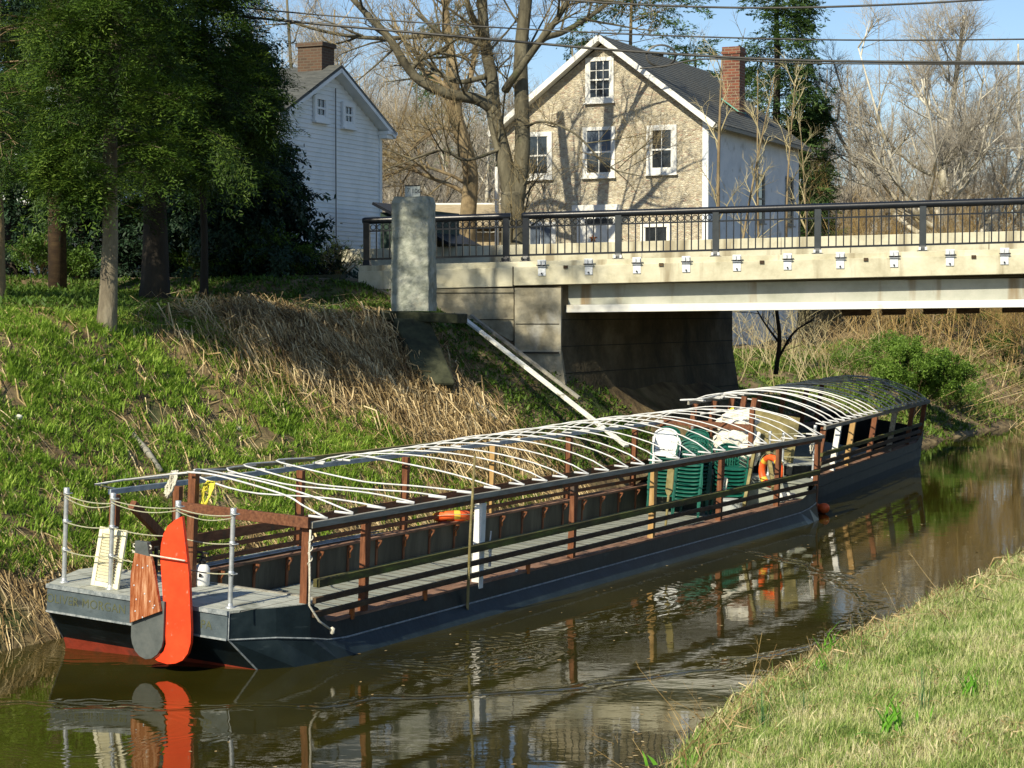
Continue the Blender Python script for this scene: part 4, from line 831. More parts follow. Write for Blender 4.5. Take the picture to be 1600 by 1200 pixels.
a = at(736, 493, 43.9); b = at(905, 622, 42.0); beam('old_plank', a, b, .09, .06, M['greywood'], 'shorter grey plank lying beside the long white plank on the bank', 'plank')
# wires with a slack loop, utility pole
def wire(pts, r, lab, m='black'):
    P = np.array([at(*p) for p in pts]); q = np.linspace(0, 1, 40) * (len(P) - 1); i = np.minimum(q.astype(int), len(P) - 2); f = (q - i)[:, None]
    Pm = np.concatenate([[2 * P[0] - P[1]], P, [2 * P[-1] - P[-2]]]); a, b_, c, d = Pm[i], Pm[i + 1], Pm[i + 2], Pm[i + 3]
    C_ = .5 * (2 * b_ + (c - a) * f + (2 * a - 5 * b_ + 4 * c - d) * f ** 2 + (3 * b_ - a - 3 * c + d) * f ** 3)
    g = Geo(); g.tube(C_, r, 6); return tag(g.build('overhead_wire', M['wire'], smooth=True), lab, 'wire')
M['wire'] = mat('wire jacket', [(.03, .03, .028), (.06, .06, .055)], 3, .45, 0)
wire([(90, -30, 43), (400, 14, 42.4), (830, 46, 41.6), (1280, 62, 40.8), (1750, 60, 40)], .018, 'middle overhead wire crossing the whole sky above the bridge')
wire([(90, -8, 43), (400, 28, 42.3), (830, 67, 41.5), (1000, 81, 41.2), (1280, 95, 40.7), (1750, 98, 39.9)], .030, 'thick lowest overhead cable bundle crossing the stone house gable')
wire([(1000, 107, 41.2), (1040, 103, 41.1), (1110, 92, 41.0), (1280, 99, 40.7), (1750, 101, 39.9)], .017, 'thin cable joining the thick lowest bundle beside the slack loop')
wire([(700, -30, 42), (860, -2, 41.5), (1150, 12, 41.0), (1420, 6, 40.5), (1700, -12, 40)], .024, 'highest overhead wire at the top edge of the picture')
g = Geo(); lp = at(1033, 87, 41.2)
for k in range(3): g.tube([(lp[0] + (.30 + .012 * k) * math.cos(t_), lp[1] + .015 * k, lp[2] + (.22 + .01 * k) * math.sin(t_)) for t_ in np.linspace(0, 2 * math.pi, 25)], .014, 5)
g.bar(lp + [-.2, 0, .0], lp + [.05, 0, .0], .03, .05); g.bar(lp + [.0, 0, -.0], lp + [-.12, 0, -.21], .01, .01)
tag(g.build('cable_loop', M['wire'], smooth=False), 'round slack loop of cable hung on the lowest overhead wire', 'cable loop')
pc = at(90, 452, 43); up_ = empty('utility_pole', (pc[0], pc[1], 4.4), (0, 0, 0), 'dark wooden utility pole among the evergreens at the left', 'pole'); g = Geo(); g.cyl((0, 0, -.5), (0, 0, 8.5), .21, .17, 14); g.build('shaft', M['dkrail'], up_, smooth=True)
g = Geo(); g.cyl((0, 0, 3.95), (0, 0, 4.8), .215, .21, 14); g.build('pole_guard', M['bluep'], up_)
# low stone wall along the road, left of the bridge
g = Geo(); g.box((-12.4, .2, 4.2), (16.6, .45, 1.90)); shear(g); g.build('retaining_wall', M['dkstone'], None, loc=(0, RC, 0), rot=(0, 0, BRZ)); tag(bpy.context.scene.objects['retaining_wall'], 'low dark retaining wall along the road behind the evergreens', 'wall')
rdm = Geo(); rdm.box((-20, 5.0, 4.99), (31.0, 8.4, .06)); rdm.box((60, 5.0, 5.5), (72, 8.4, .06)); tag(rdm.build('road', M['asphalt'], None, loc=(0, RC, 0), rot=(0, 0, BRZ)), kind='structure')

# ---------------------------------------------------------------- houses
def stone_mat():
    m = bpy.data.materials.new('rubble stone'); m.use_nodes = True; N = m.node_tree.nodes; L = m.node_tree.links; b = N['Principled BSDF']; b.inputs['Roughness'].default_value = .9
    tc = N.new('ShaderNodeTexCoord'); mp = N.new('ShaderNodeMapping'); mp.inputs['Scale'].default_value = (1.35, 1.35, 4.6)
    nz = N.new('ShaderNodeTexNoise'); nz.inputs['Scale'].default_value = 1.1; nz.inputs['Detail'].default_value = 4; L.new(tc.outputs['Object'], nz.inputs[0])
    mx = N.new('ShaderNodeMix'); mx.data_type = 'RGBA'; mx.blend_type = 'ADD'; mx.inputs[0].default_value = .18; L.new(tc.outputs['Object'], mx.inputs[6]); L.new(nz.outputs['Color'], mx.inputs[7]); L.new(mx.outputs[2], mp.inputs[0])
    vo = N.new('ShaderNodeTexVoronoi'); L.new(mp.outputs[0], vo.inputs[0]); vo.inputs['Randomness'].default_value = 1
    sp_ = N.new('ShaderNodeSeparateColor'); L.new(vo.outputs['Color'], sp_.inputs[0])
    cr = N.new('ShaderNodeValToRGB'); L.new(sp_.outputs[0], cr.inputs[0]); e = cr.color_ramp.elements
    cols = [(0, (.40, .33, .19)), (.22, (.50, .42, .26)), (.45, (.56, .49, .32)), (.62, (.43, .39, .27)), (.80, (.34, .20, .12)), (.86, (.50, .45, .32)), (1, (.62, .57, .41))]
    while len(e) < len(cols): e.new(.5)
    for i, (p, c) in enumerate(cols): e[i].position = p; e[i].color = (*c, 1)
    vd = N.new('ShaderNodeTexVoronoi'); vd.feature = 'DISTANCE_TO_EDGE'; L.new(mp.outputs[0], vd.inputs[0])
    mr = N.new('ShaderNodeMapRange'); L.new(vd.outputs['Distance'], mr.inputs[0]); mr.inputs[1].default_value = .02; mr.inputs[2].default_value = .14
    mm = N.new('ShaderNodeMix'); mm.data_type = 'RGBA'; L.new(mr.outputs[0], mm.inputs[0]); mm.inputs[6].default_value = (.50, .44, .30, 1); L.new(cr.outputs[0], mm.inputs[7])
    n2 = N.new('ShaderNodeTexNoise'); n2.inputs['Scale'].default_value = 5; n2.inputs['Detail'].default_value = 6; L.new(tc.outputs['Object'], n2.inputs[0])
    m3 = N.new('ShaderNodeMix'); m3.data_type = 'RGBA'; m3.blend_type = 'OVERLAY'; m3.inputs[0].default_value = .55; L.new(mm.outputs[2], m3.inputs[6]); L.new(n2.outputs['Fac'], m3.inputs[7])
    hs = N.new('ShaderNodeHueSaturation'); hs.inputs['Saturation'].default_value = .78; L.new(m3.outputs[2], hs.inputs['Color']); L.new(hs.outputs[0], b.inputs['Base Color'])
    bp = N.new('ShaderNodeBump'); bp.inputs['Distance'].default_value = .04; bp.inputs['Strength'].default_value = .7
    ad = N.new('ShaderNodeMath'); ad.operation = 'ADD'; L.new(mr.outputs[0], ad.inputs[0]); L.new(n2.outputs['Fac'], ad.inputs[1]); L.new(ad.outputs[0], bp.inputs['Height']); L.new(bp.outputs[0], b.inputs['Normal'])
    return m
M['stone'] = stone_mat()
M['stucco'] = mat('pale whitewashed wall', [(.52, .56, .60), (.62, .66, .70), (.68, .71, .74)], 1.2, .85, .2, 12, dark=((.36, .38, .38), 1.4, .6))
M['siding'] = mat('white clapboard', [(.62, .67, .67), (.73, .77, .77), (.78, .81, .81)], .9, .7, .1, 30, dark=((.34, .38, .38), 3, .70, (1, 1, 3)))
M['slate'] = mat('slate roof', [(.035, .038, .036), (.07, .075, .07), (.12, .125, .115)], 3, .75, .5, 14, stretch=(1, 6, 6), dark=((.10, .10, .085), 1.2, .58))
M['shingle'] = mat('pale wood shingles', [(.22, .18, .11), (.34, .28, .18), (.42, .36, .25)], 4, .9, .5, 14, stretch=(1, 5, 5))
M['trim'] = mat('white trim', [(.62, .62, .58), (.76, .76, .72)], 4, .6, .15, 20, dark=((.30, .30, .27), 5, .66))
M['glass'] = mat('dark window glass', [(.012, .015, .018), (.03, .035, .04)], 1.5, .06, 0, spec=.8)
M['curtain'] = mat('blue grey curtain', [(.05, .07, .10), (.12, .15, .19)], 2, .9, 0)
def brick_mat(name, c1, c2, mort, s):
    m = bpy.data.materials.new(name); m.use_nodes = True; N = m.node_tree.nodes; L = m.node_tree.links; b = N['Principled BSDF']; b.inputs['Roughness'].default_value = .9
    tc = N.new('ShaderNodeTexCoord'); sx_ = N.new('ShaderNodeSeparateXYZ'); L.new(tc.outputs['Object'], sx_.inputs[0]); ad = N.new('ShaderNodeMath'); L.new(sx_.outputs[0], ad.inputs[0]); L.new(sx_.outputs[1], ad.inputs[1])
    cb = N.new('ShaderNodeCombineXYZ'); L.new(ad.outputs[0], cb.inputs[0]); L.new(sx_.outputs[2], cb.inputs[1])
    br = N.new('ShaderNodeTexBrick'); L.new(cb.outputs[0], br.inputs[0]); br.inputs['Scale'].default_value = s; br.inputs['Color1'].default_value = (*c1, 1); br.inputs['Color2'].default_value = (*c2, 1); br.inputs['Mortar'].default_value = (*mort, 1); br.inputs['Mortar Size'].default_value = .03; br.inputs['Brick Width'].default_value = .5; br.inputs['Row Height'].default_value = .18
    L.new(br.outputs[0], b.inputs['Base Color']); bp = N.new('ShaderNodeBump'); bp.inputs['Strength'].default_value = .6; bp.inputs['Distance'].default_value = .02; L.new(br.outputs['Fac'], bp.inputs['Height']); bp.invert = True; L.new(bp.outputs[0], b.inputs['Normal']); return m
M['brick'] = brick_mat('red chimney brick', (.19, .058, .03), (.09, .034, .024), (.19, .14, .095), 1.6)
M['obrick'] = brick_mat('brown chimney brick', (.10, .055, .032), (.06, .038, .025), (.10, .08, .055), 2.2)
HE = np.array([.906, -.423]); HN = np.array([.423, .906]); HR = rad(-25)
def wpart(parent, ax, c, w, h, z, off, cols, rows, fw=.16, sash=True, m='trim', curtain=False, sill=True):
    """window on a wall: ax 0 = wall in the x direction facing -y at y=off, ax 1 = wall in the y direction facing +x at x=off"""
    def bx(g, a0, a1, z0, z1, d0, d1, mm=0):
        if ax == 0: g.box(((a0 + a1) / 2, off - (d0 + d1) / 2, (z0 + z1) / 2), (a1 - a0, d1 - d0, z1 - z0), m=mm)
        else: g.box((off + (d0 + d1) / 2, (a0 + a1) / 2, (z0 + z1) / 2), (d1 - d0, a1 - a0, z1 - z0), m=mm)
    g = Geo(); x0, x1, z0, z1 = c - w / 2, c + w / 2, z - h / 2, z + h / 2
    bx(g, x0, x0 + fw, z0 + fw, z1 - fw, 0, .075); bx(g, x1 - fw, x1, z0 + fw, z1 - fw, 0, .075); bx(g, x0, x1, z1 - fw, z1, 0, .078); bx(g, x0, x1, z0, z0 + fw, 0, .078)
    f = g.build('window', M[m], parent, bevel=.006)
    if sill: g = Geo(); bx(g, x0 - .04, x1 + .04, z0 - .05, z0 - .002, 0, .14); g.build('sill', M[m], f)
    g = Geo(); bx(g, x0 + fw, x1 - fw, z0 + fw, z1 - fw, .004, .02); g.build('pane', M['glass'], f)
    if curtain: g = Geo(); bx(g, x0 + fw, x0 + fw + (w - 2 * fw) * .98, z0 + fw + (h - 2 * fw) * .52, z1 - fw, .021, .024); g.build('blind', M['curtain'], f)
    g = Geo(); iw, ih = w - 2 * fw, h - 2 * fw
    for k in range(1, cols): bx(g, x0 + fw + iw * k / cols - .014, x0 + fw + iw * k / cols + .014, z0 + fw, z1 - fw, .024, .04)
    for k in range(1, rows): bx(g, x0 + fw, x1 - fw, z0 + fw + ih * k / rows - .014, z0 + fw + ih * k / rows + .014, .024, .042)
    if sash: bx(g, x0 + fw, x1 - fw, z - .03, z + .03, .022, .06); bx(g, x0 + fw, x1 - fw, z0 + fw, z0 + fw + .05, .022, .055); bx(g, x0 + fw, x0 + fw + .04, z0 + fw, z1 - fw, .022, .05); bx(g, x1 - fw - .04, x1 - fw, z0 + fw, z1 - fw, .022, .05)
    g.build('sash_bars', M[m], f); return f
def slab_roof(parent, name, x0, x1, ya, za, yb, zb, th, m, axis='y'):
    """one roof slope from (ya,za) ridge to (yb,zb) eave, running x0..x1 (axis='y') or the same with x and y exchanged"""
    g = Geo(); P = [(x0, ya, za), (x1, ya, za), (x1, yb, zb), (x0, yb, zb)]
    if axis == 'x': P = [(p[1], p[0], p[2]) for p in P]
    V = np.array(P + [(p[0], p[1], p[2] - th) for p in P]); g.add(V, [(0, 1, 2, 3), (7, 6, 5, 4), (0, 4, 5, 1), (1, 5, 6, 2), (2, 6, 7, 3), (3, 7, 4, 0)])
    return g.build(name, m, parent)
def fplane(C, px, py):       # pixel -> (local x, z) on the facade plane through corner C
    a = (px - 800) / 3000; l = (a * C[1] - C[0]) / (HE[0] - a * HE[1]); Yd = C[1] + l * HE[1]; return l, CAMH + (486 - py) / 3000 * Yd
SC = np.array([7.12, 70.0]); Wd, Dp, Ze, Zr = 8.27, 11.4, 11.12, 14.25
H1 = empty('stone_house', (SC[0], SC[1], 0), (0, 0, HR), 'rubble stone house with white window frames, slate roof and red brick chimney', 'house')
g = Geo(); g.add([(0, 0, 2), (-Wd, 0, 2), (-Wd, 0, Ze), (-Wd / 2, 0, Zr - .12), (0, 0, Ze)], [(0, 1, 2, 3, 4)]); g.add([(-Wd, 0, 2), (-Wd, Dp, 2), (-Wd, Dp, Ze), (-Wd, 0, Ze)], [(0, 1, 2, 3)]); g.add([(0, Dp, 2), (-Wd, Dp, 2), (-Wd, Dp, Ze), (-Wd / 2, Dp, Zr - .12), (0, Dp, Ze)], [(4, 3, 2, 1, 0)])
g.build('front_wall', M['stone'], H1)
g = Geo(); g.box((-.1, Dp / 2 + .003, (Ze + 1) / 2), (.23, Dp + .02, Ze - 1)); g.build('side_wall', M['stucco'], H1)
sl = (Zr - Ze) / (Wd / 2)
for sg in (1, -1):
    xe = -Wd / 2 + sg * (Wd / 2 + .38); ze = Zr - sl * (Wd / 2 + .38)
    rf = slab_roof(H1, 'roof', -.42, Dp + .35, -Wd / 2, Zr + .16, xe, ze + .16, .12, M['slate'], 'x')
    g = Geo(); n = 26
    for k in range(n):   # slate courses
        f0 = k / n; f1 = (k + 1.06) / n; X0 = -Wd / 2 + (xe + Wd / 2) * f0; X1 = -Wd / 2 + (xe + Wd / 2) * f1; Z0 = Zr + .17 - (Zr - ze) * f0; Z1 = Zr + .17 - (Zr - ze) * f1
        g.add([(X0, -.44, Z0 + .004), (X0, Dp + .37, Z0 + .004), (X1, Dp + .37, Z1 + .022), (X1, -.44, Z1 + .022), (X1, Dp + .37, Z1 - .0), (X1, -.44, Z1 - .0)], [(0, 1, 2, 3), (3, 2, 4, 5)])
    g.build('slate_courses', M['slate'], rf)
    g = Geo(); g.bar((-Wd / 2, -.455, Zr + .05), (xe, -.455, ze + .05), .04, .20, up=(0, 0, 1)); g.bar((-Wd / 2, -.22, Zr - .03), (xe, -.22, ze - .03), .40, .03); g.build('rake_board', M['trim'], H1, bevel=.004)
g = Geo(); g.bar((.42, -.4, ze + .05), (.42, Dp + .3, ze + .05), .12, .12); g.build('gutter', M['greywood'], H1)
def w_at(px0, px1, py0, py1, **k):
    a, z1 = fplane(SC, px0, py0); b, z0 = fplane(SC, px1, py1); _, z1b = fplane(SC, px1, py0); _, z0a = fplane(SC, px0, py1)
    return wpart(H1, 0, (a + b) / 2, b - a, (z1 + z1b) / 2 - (z0 + z0a) / 2, (z1 + z1b + z0 + z0a) / 4, 0, **k)
w_at(911, 961, 200, 278, cols=2, rows=1, fw=.13, curtain=True); w_at(1010, 1057, 197, 273, cols=2, rows=1, fw=.19); w_at(818, 863, 208, 281, cols=2, rows=1, fw=.17); w_at(915, 959, 92, 162, cols=3, rows=4, fw=.15)
w_at(1001, 1049, 349, 420, cols=2, rows=1, fw=.15); w_at(822, 869, 348, 422, cols=2, rows=1, fw=.15, curtain=True)
a, z1 = fplane(SC, 902, 338); b, _ = fplane(SC, 972, 338); g = Geo(); g.box(((a + b) / 2, -.035, (z1 + 4.6) / 2), (b - a, .07, z1 - 4.6)); dr = g.build('door', M['trim'], H1, bevel=.01)
g = Geo(); g.box(((a + b) / 2, -.074, z1 - .22), ((b - a) * .62, .01, .2)); g.build('door_glass', M['glass'], dr)
for px in (928, 968):   # stars
    a_, z_ = fplane(SC, px, 373); g = Geo(); g.prism([(.17 * (1 if k % 2 == 0 else .42) * math.sin(k * math.pi / 5), .17 * (1 if k % 2 == 0 else .42) * math.cos(k * math.pi / 5)) for k in range(10)], 0, .02, T=lambda V: np.stack([V[:, 0] + a_, -.08 - V[:, 2], V[:, 1] + z_], -1)); g.build('star_ornament', M['rust'], H1)
a, z1 = fplane(SC, 897, 322); b, z0 = fplane(SC, 971, 333); g = Geo(); g.box(((a + b) / 2, -.12, (z0 + z1) / 2), (b - a, .24, z1 - z0)); g.build('door_head', M['trim'], H1, bevel=.01)
for (yc, z_, hh) in ((6.1, 8.6, 1.9), (10.0, 8.7, 2.0)): wpart(H1, 1, yc, .95, hh, z_, .016, 1, 2, fw=.08, m='greywood')
ch = Geo(); ch.box((-Wd / 2 + 3.0, 6.3, 13.05), (.70, .70, 2.8)); cc = ch.build('chimney', M['brick'], H1); ch = Geo(); ch.box((-Wd / 2 + 3.0, 6.3, 14.36), (.78, .78, .12)); ch.box((-Wd / 2 + 3.0, 6.3, 14.50), (.74, .74, .16)); ch.build('chimney_cap', M['brick'], cc)
M['copper'] = mat('green copper flashing', [(.10, .34, .28), (.16, .42, .34)], 6, .7, 0)
g = Geo(); g.box((-Wd / 2 + 2.98, 6.3, 12.32 - .02), (.95, 1.0, .03), rotm(0, math.atan(sl), 0)); g.build('flashing', M['copper'], cc)
a, z1 = fplane(SC, 779, 262); g = Geo(); g.box((a - .02, -.1, (z1 + 5) / 2), (.12, .12, z1 - 5)); tag(g.build('downspout', M['trim'], H1), 'white painted downpipe')
# white clapboard house
WC = np.array([-3.95, 58.0]); GW, GL, We, Wr_ = 5.85, 14.0, 9.62, 11.10
H2 = empty('clapboard_house', (WC[0], WC[1], 0), (0, 0, HR), 'white clapboard house with two attic windows and a porch behind the evergreens', 'house')
g = Geo(); ym = -GW / 2; g.add([(-.02, 0, 4), (-.02, -GW, 4), (-.02, -GW, We), (-.02, ym, Wr_), (-.02, 0, We)], [(4, 3, 2, 1, 0)]); g.add([(-.02, 0, 4), (-GL, 0, 4), (-GL, 0, We), (-.02, 0, We)], [(0, 1, 2, 3)]); g.add([(-.02, -GW, 4), (-GL, -GW, 4), (-GL, -GW, We), (-.02, -GW, We)], [(3, 2, 1, 0)])
wl_ = g.build('wall', M['siding'], H2)
g = Geo(); z = 4.6; ex_ = .128
while z < Wr_ - .15:
    hw = GW / 2 if z + ex_ < We else GW / 2 * max(0, (Wr_ - z - ex_) / (Wr_ - We))
    if hw > .1: g.add([(.0, ym - hw, z + ex_), (.0, ym + hw, z + ex_), (.024, ym + hw, z), (.024, ym - hw, z), (0, ym - hw, z), (0, ym + hw, z)], [(3, 2, 1, 0), (3, 4, 5, 2)])
    z += ex_
z = 4.6
while z < We: g.add([(-.02, -GW - .004, z + ex_), (-GL, -GW - .004, z + ex_), (-GL, -GW - .026, z), (-.02, -GW - .026, z)], [(3, 2, 1, 0)]); z += ex_
g.build('clapboards', M['siding'], wl_)
g = Geo(); g.box((.02, -.06, 6.9), (.05, .14, 5.0)); g.build('corner_board', M['siding'], H2); g = Geo(); g.box((.02, -GW + .06, 6.9), (.05, .14, 5.0)); g.build('corner_board', M['siding'], H2)
sl2 = (Wr_ - We) / (GW / 2)
for sg in (1, -1):
    ye = ym + sg * (GW / 2 + .34); ze = Wr_ - sl2 * (GW / 2 + .34); slab_roof(H2, 'roof', -GL, .36, ym, Wr_ + .14, ye, ze + .14, .10, M['slate'])
    g = Geo(); g.bar((.34, ym, Wr_ + .02), (.34, ye, ze + .02), .04, .17); g.bar((.16, ym, Wr_ - .05), (.16, ye, ze - .05), .34, .03); g.build('rake_board', M['siding'], H2)
    g = Geo(); g.box((.18, ym + sg * (GW / 2 + .12), We - .08), (.36, .60, .10)); g.box((.16, ym + sg * (GW / 2 + .06), We - .19), (.28, .44, .12)); g.build('eave_return', M['siding'], H2, bevel=.01)
def gpl(px, py):
    a = (px - 800) / 3000; l = (a * WC[1] - WC[0]) / (HN[0] - a * HN[1]); return l, CAMH + (486 - py) / 3000 * (WC[1] + l * HN[1])
for (p0, p1, q0, q1) in ((489, 510, 148, 190), (533, 552, 160, 200)):
    a, z1 = gpl(p0, q0); b, _ = gpl(p1, q0); _, z0 = gpl(p0, q1); wpart(H2, 1, (a + b) / 2, abs(b - a), z1 - z0, (z0 + z1) / 2, .025, 2, 2, fw=.14, m='siding')
a, z1 = gpl(523, 140); g = Geo(); g.cyl((.06, a, z1), (.06, a, 5.0), .014, n=6); g.build('cable', M['black'], H2)
g = Geo(); g.box((-.50, ym, 11.2), (.8, .7, 1.2)); g.box((-.50, ym, 11.82), (.9, .8, .12)); g.build('chimney', M['obrick'], H2)
g = Geo(); g.add([(-1.0, -GW - 2.3, 6.85), (-GL, -GW - 2.3, 6.85), (-GL, -GW, 7.35), (-1.0, -GW, 7.35), (-1.0, -GW - 2.3, 6.68), (-GL, -GW - 2.3, 6.68)], [(0, 1, 2, 3), (0, 4, 5, 1)]); g.build('porch_roof', M['greywood'], H2)
g = Geo(); g.box((-7.4, -GW - 1.1, 5.15), (13, 2.4, .2)); g.build('porch_floor', M['greywood'], H2)
for x in (-1.2, -3.6, -6.0, -8.4, -10.8, -13.2): g = Geo(); g.box((x, -GW - 2.15, 5.95), (.14, .14, 1.5)); g.build('porch_post', M['siding'], H2)
for x in (-2.6, -5.2, -7.8, -10.4): wpart(H2, 0, x, .9, 1.5, 6.2, -GW - .03, 2, 2, fw=.1, m='siding')
for x in (-3.0, -6.6, -10.0): wpart(H2, 0, x, .8, 1.3, 8.5, -GW - .03, 2, 2, fw=.1, m='siding')
# dark shed beside it and the low outbuilding behind
M['darkgreen'] = mat('dark green shed', [(.012, .03, .022), (.02, .045, .032)], 3, .7, .2)
shd = empty('garden_shed', label='dark green shed with black roof between the clapboard house and the grey pillar', cat='shed'); p0 = at(640, 410, 55)
g = Geo(); g.box((0, 0, .7), (1.7, 1.6, 2.6)); g.build('wall', M['darkgreen'], shd); g = Geo(); g.bar((-1.0, 0, 2.25), (1.45, 0, 1.05), 2.0, .08); g.build('roof', M['rail'], shd); shd.location = (p0[0] + .3, p0[1], 5.0); shd.rotation_euler = (0, 0, HR)
ob = empty('outbuilding', label='low outbuilding with pale shingle roof behind the two bare trees', cat='building'); p0 = at(735, 400, 80)
g = Geo(); g.box((0, .2, 1.5), (4.6, 3.0, 3.0)); g.build('wall', M['shingle'], ob); slab_roof(ob, 'roof', -2.5, 2.5, .4, 4.25, -2.0, 3.3, .1, M['shingle']); slab_roof(ob, 'roof', -2.5, 2.5, .4, 4.25, 2.2, 3.3, .1, M['shingle'])
g = Geo(); g.box((0, .38, 4.27), (5.0, .12, .07)); g.build('ridge_cap', M['trim'], ob); ob.location = (p0[0], 80, 4.4); ob.rotation_euler = (0, 0, rad(-4))
fh = empty('far_house', label='small pale house far off behind the thicket right of the stone house', cat='house'); p0 = at(1312, 320, 125)
g = Geo(); g.box((0, 0, 3.6), (5, 6, 7.2)); g.build('wall', M['trim'], fh); slab_roof(fh, 'roof', -2.8, 2.8, 0, 8.9, -3.3, 7.0, .15, M['shingle']); slab_roof(fh, 'roof', -2.8, 2.8, 0, 8.9, 3.3, 7.0, .15, M['shingle']); fh.location = (p0[0], 125, 3.4); fh.rotation_euler = (0, 0, .3)
# ---------------------------------------------------------------- trees
def bark(name, cols, **k): return mat(name, cols, k.get('scale', 2.2), .9, .9, 7, dist=.05, stretch=(1, 1, .35), detail=9, dark=k.get('dark'))
M['bark'] = bark('mossy bark', [(.045, .040, .026), (.10, .09, .058), (.17, .155, .105)], dark=((.065, .075, .03), .8, .60))
M['tanbark'] = bark('tan bark', [(.12, .085, .045), (.22, .165, .09), (.30, .24, .14)], dark=((.10, .09, .05), 1.1, .56))
M['hbark'] = bark('grey hemlock bark', [(.08, .065, .045), (.17, .145, .10), (.26, .23, .17)], scale=4)
M['dbark'] = bark('dark bark', [(.02, .016, .012), (.045, .036, .024)])
M['sycbark'] = mat('pale sycamore bark', [(.30, .27, .18), (.52, .49, .40), (.66, .64, .56)], 1.2, .8, .3, 8, detail=6, dark=((.22, .20, .14), 1.0, .5))
M['twig'] = leafmat('tan twigs', [(.10, .075, .035), (.19, .15, .075), (.28, .23, .13)], 0, .8, scale=.2)
M['gtwig'] = leafmat('grey far twigs', [(.20, .175, .14), (.30, .275, .225), (.41, .385, .33)], 0, .8, scale=.06)
M['otwig'] = leafmat('ochre thicket twigs', [(.16, .10, .035), (.28, .19, .07), (.38, .28, .12)], 0, .8, scale=.15)
M['sapl'] = leafmat('pale saplings', [(.24, .20, .10), (.36, .31, .17), (.44, .39, .24)], 0, .8, scale=.5)
M['hemlock'] = leafmat('hemlock needles', [(.010, .027, .004), (.024, .056, .006), (.06, .118, .012), (.14, .215, .03)], .28, .55, scale=.7)
M['spruce'] = leafmat('spruce needles', [(.008, .022, .012), (.016, .04, .018), (.03, .065, .028)], .12, .6, scale=.9)
M['conif'] = leafmat('far evergreen needles', [(.03, .07, .02), (.06, .12, .03), (.11, .17, .05)], .35, .6, scale=.4)
M['bush'] = leafmat('shrub leaves', [(.03, .07, .010), (.07, .14, .018), (.13, .22, .035)], .3, .5, scale=.9)
M['lime'] = leafmat('spring green shrub leaves', [(.07, .14, .02), (.14, .25, .035), (.24, .37, .07)], .4, .5, scale=.9)
M['bushgc'] = leafmat('far bank ground cover', [(.06, .12, .015), (.13, .21, .03), (.24, .28, .07)], .3, .6, scale=.3)
M['budding'] = leafmat('yellow green buds', [(.18, .22, .035), (.30, .34, .06), (.36, .38, .10)], .3, .6, scale=.9)
def smooth_path(P, n):
    P = np.asarray(P, float); q = np.linspace(0, 1, n) * (len(P) - 1); i = np.minimum(q.astype(int), len(P) - 2); f = (q - i)[:, None]
    Pm = np.concatenate([[2 * P[0] - P[1]], P, [2 * P[-1] - P[-2]]]); a, b, c, d = Pm[i], Pm[i + 1], Pm[i + 2], Pm[i + 3]
    return .5 * (2 * b + (c - a) * f + (2 * a - 5 * b + 4 * c - d) * f ** 2 + (3 * b - a - 3 * c + d) * f ** 3)
class Twigs:
    """many thin branches of 5 points each, built in one go"""
    def __init__(s): s.P = []; s.R = []
    def flush(s, geo, n=3):
        if not s.P: return
        P = np.concatenate(s.P); R = np.concatenate(s.R); N, k, _ = P.shape
        T = np.gradient(P, axis=1); T /= np.linalg.norm(T, axis=2)[..., None] + 1e-9
        ref = np.where(np.abs(T[..., 2:3]) > .8, np.array([1., 0, 0]), np.array([0, 0, 1.])); U = np.cross(T, ref); U /= np.linalg.norm(U, axis=2)[..., None] + 1e-9; W = np.cross(T, U)
        a = np.arange(n) * 2 * math.pi / n
        V = P[:, :, None] + R[:, :, None, None] * (np.cos(a)[:, None] * U[:, :, None] + np.sin(a)[:, None] * W[:, :, None])
        i = np.arange(k - 1)[:, None] * n; j = np.arange(n)[None]; j2 = (j + 1) % n; F = np.stack([i + j, i + j2, i + n + j2, i + n + j], -1).reshape(-1, 4)
        FF = F[None] + (np.arange(N) * k * n)[:, None, None]; geo.add(V.reshape(-1, 3), FF.reshape(-1, 4), np.repeat(rng.random(N), k * n))
def sprout(P, R, n, L0, L1, r, ang=(.5, 1.1), up=.25, curl=.25, k=5, f0=.15, droop=0):
    """P (N,k,3) parents -> n children of each; returns their points and radii"""
    N, kk, _ = P.shape; M_ = N * n; idx = np.repeat(np.arange(N), n); f = f0 + (1 - f0) * rng.random(M_) ** .8; q = f * (kk - 1); i = np.minimum(q.astype(int), kk - 2); fr = (q - i)[:, None]
    p = P[idx, i] * (1 - fr) + P[idx, i + 1] * fr; t = P[idx, i + 1] - P[idx, i]; t /= np.linalg.norm(t, axis=1)[:, None] + 1e-9; rp = R[idx, i]
    v = rng.normal(0, 1, (M_, 3)); v -= (v * t).sum(1)[:, None] * t; v /= np.linalg.norm(v, axis=1)[:, None] + 1e-9
    a = rng.uniform(*ang, M_)[:, None]; d = t * np.cos(a) + v * np.sin(a); d[:, 2] += up; d /= np.linalg.norm(d, axis=1)[:, None]
    L = (rng.uniform(L0, L1, M_) * (1.15 - .5 * f))[:, None]; pts = [p]; c = rng.normal(0, curl, (M_, 3))
    for s in range(1, k): d = d + c / k + rng.normal(0, curl * .5, (M_, 3)) / k * 2 + np.array([0, 0, (up * .3 - droop) / k]); d /= np.linalg.norm(d, axis=1)[:, None]; pts.append(pts[-1] + d * L / (k - 1))
    rr = np.minimum(r, rp * .7)[:, None] * np.linspace(1, .35, k)[None]
    return np.stack(pts, 1), rr
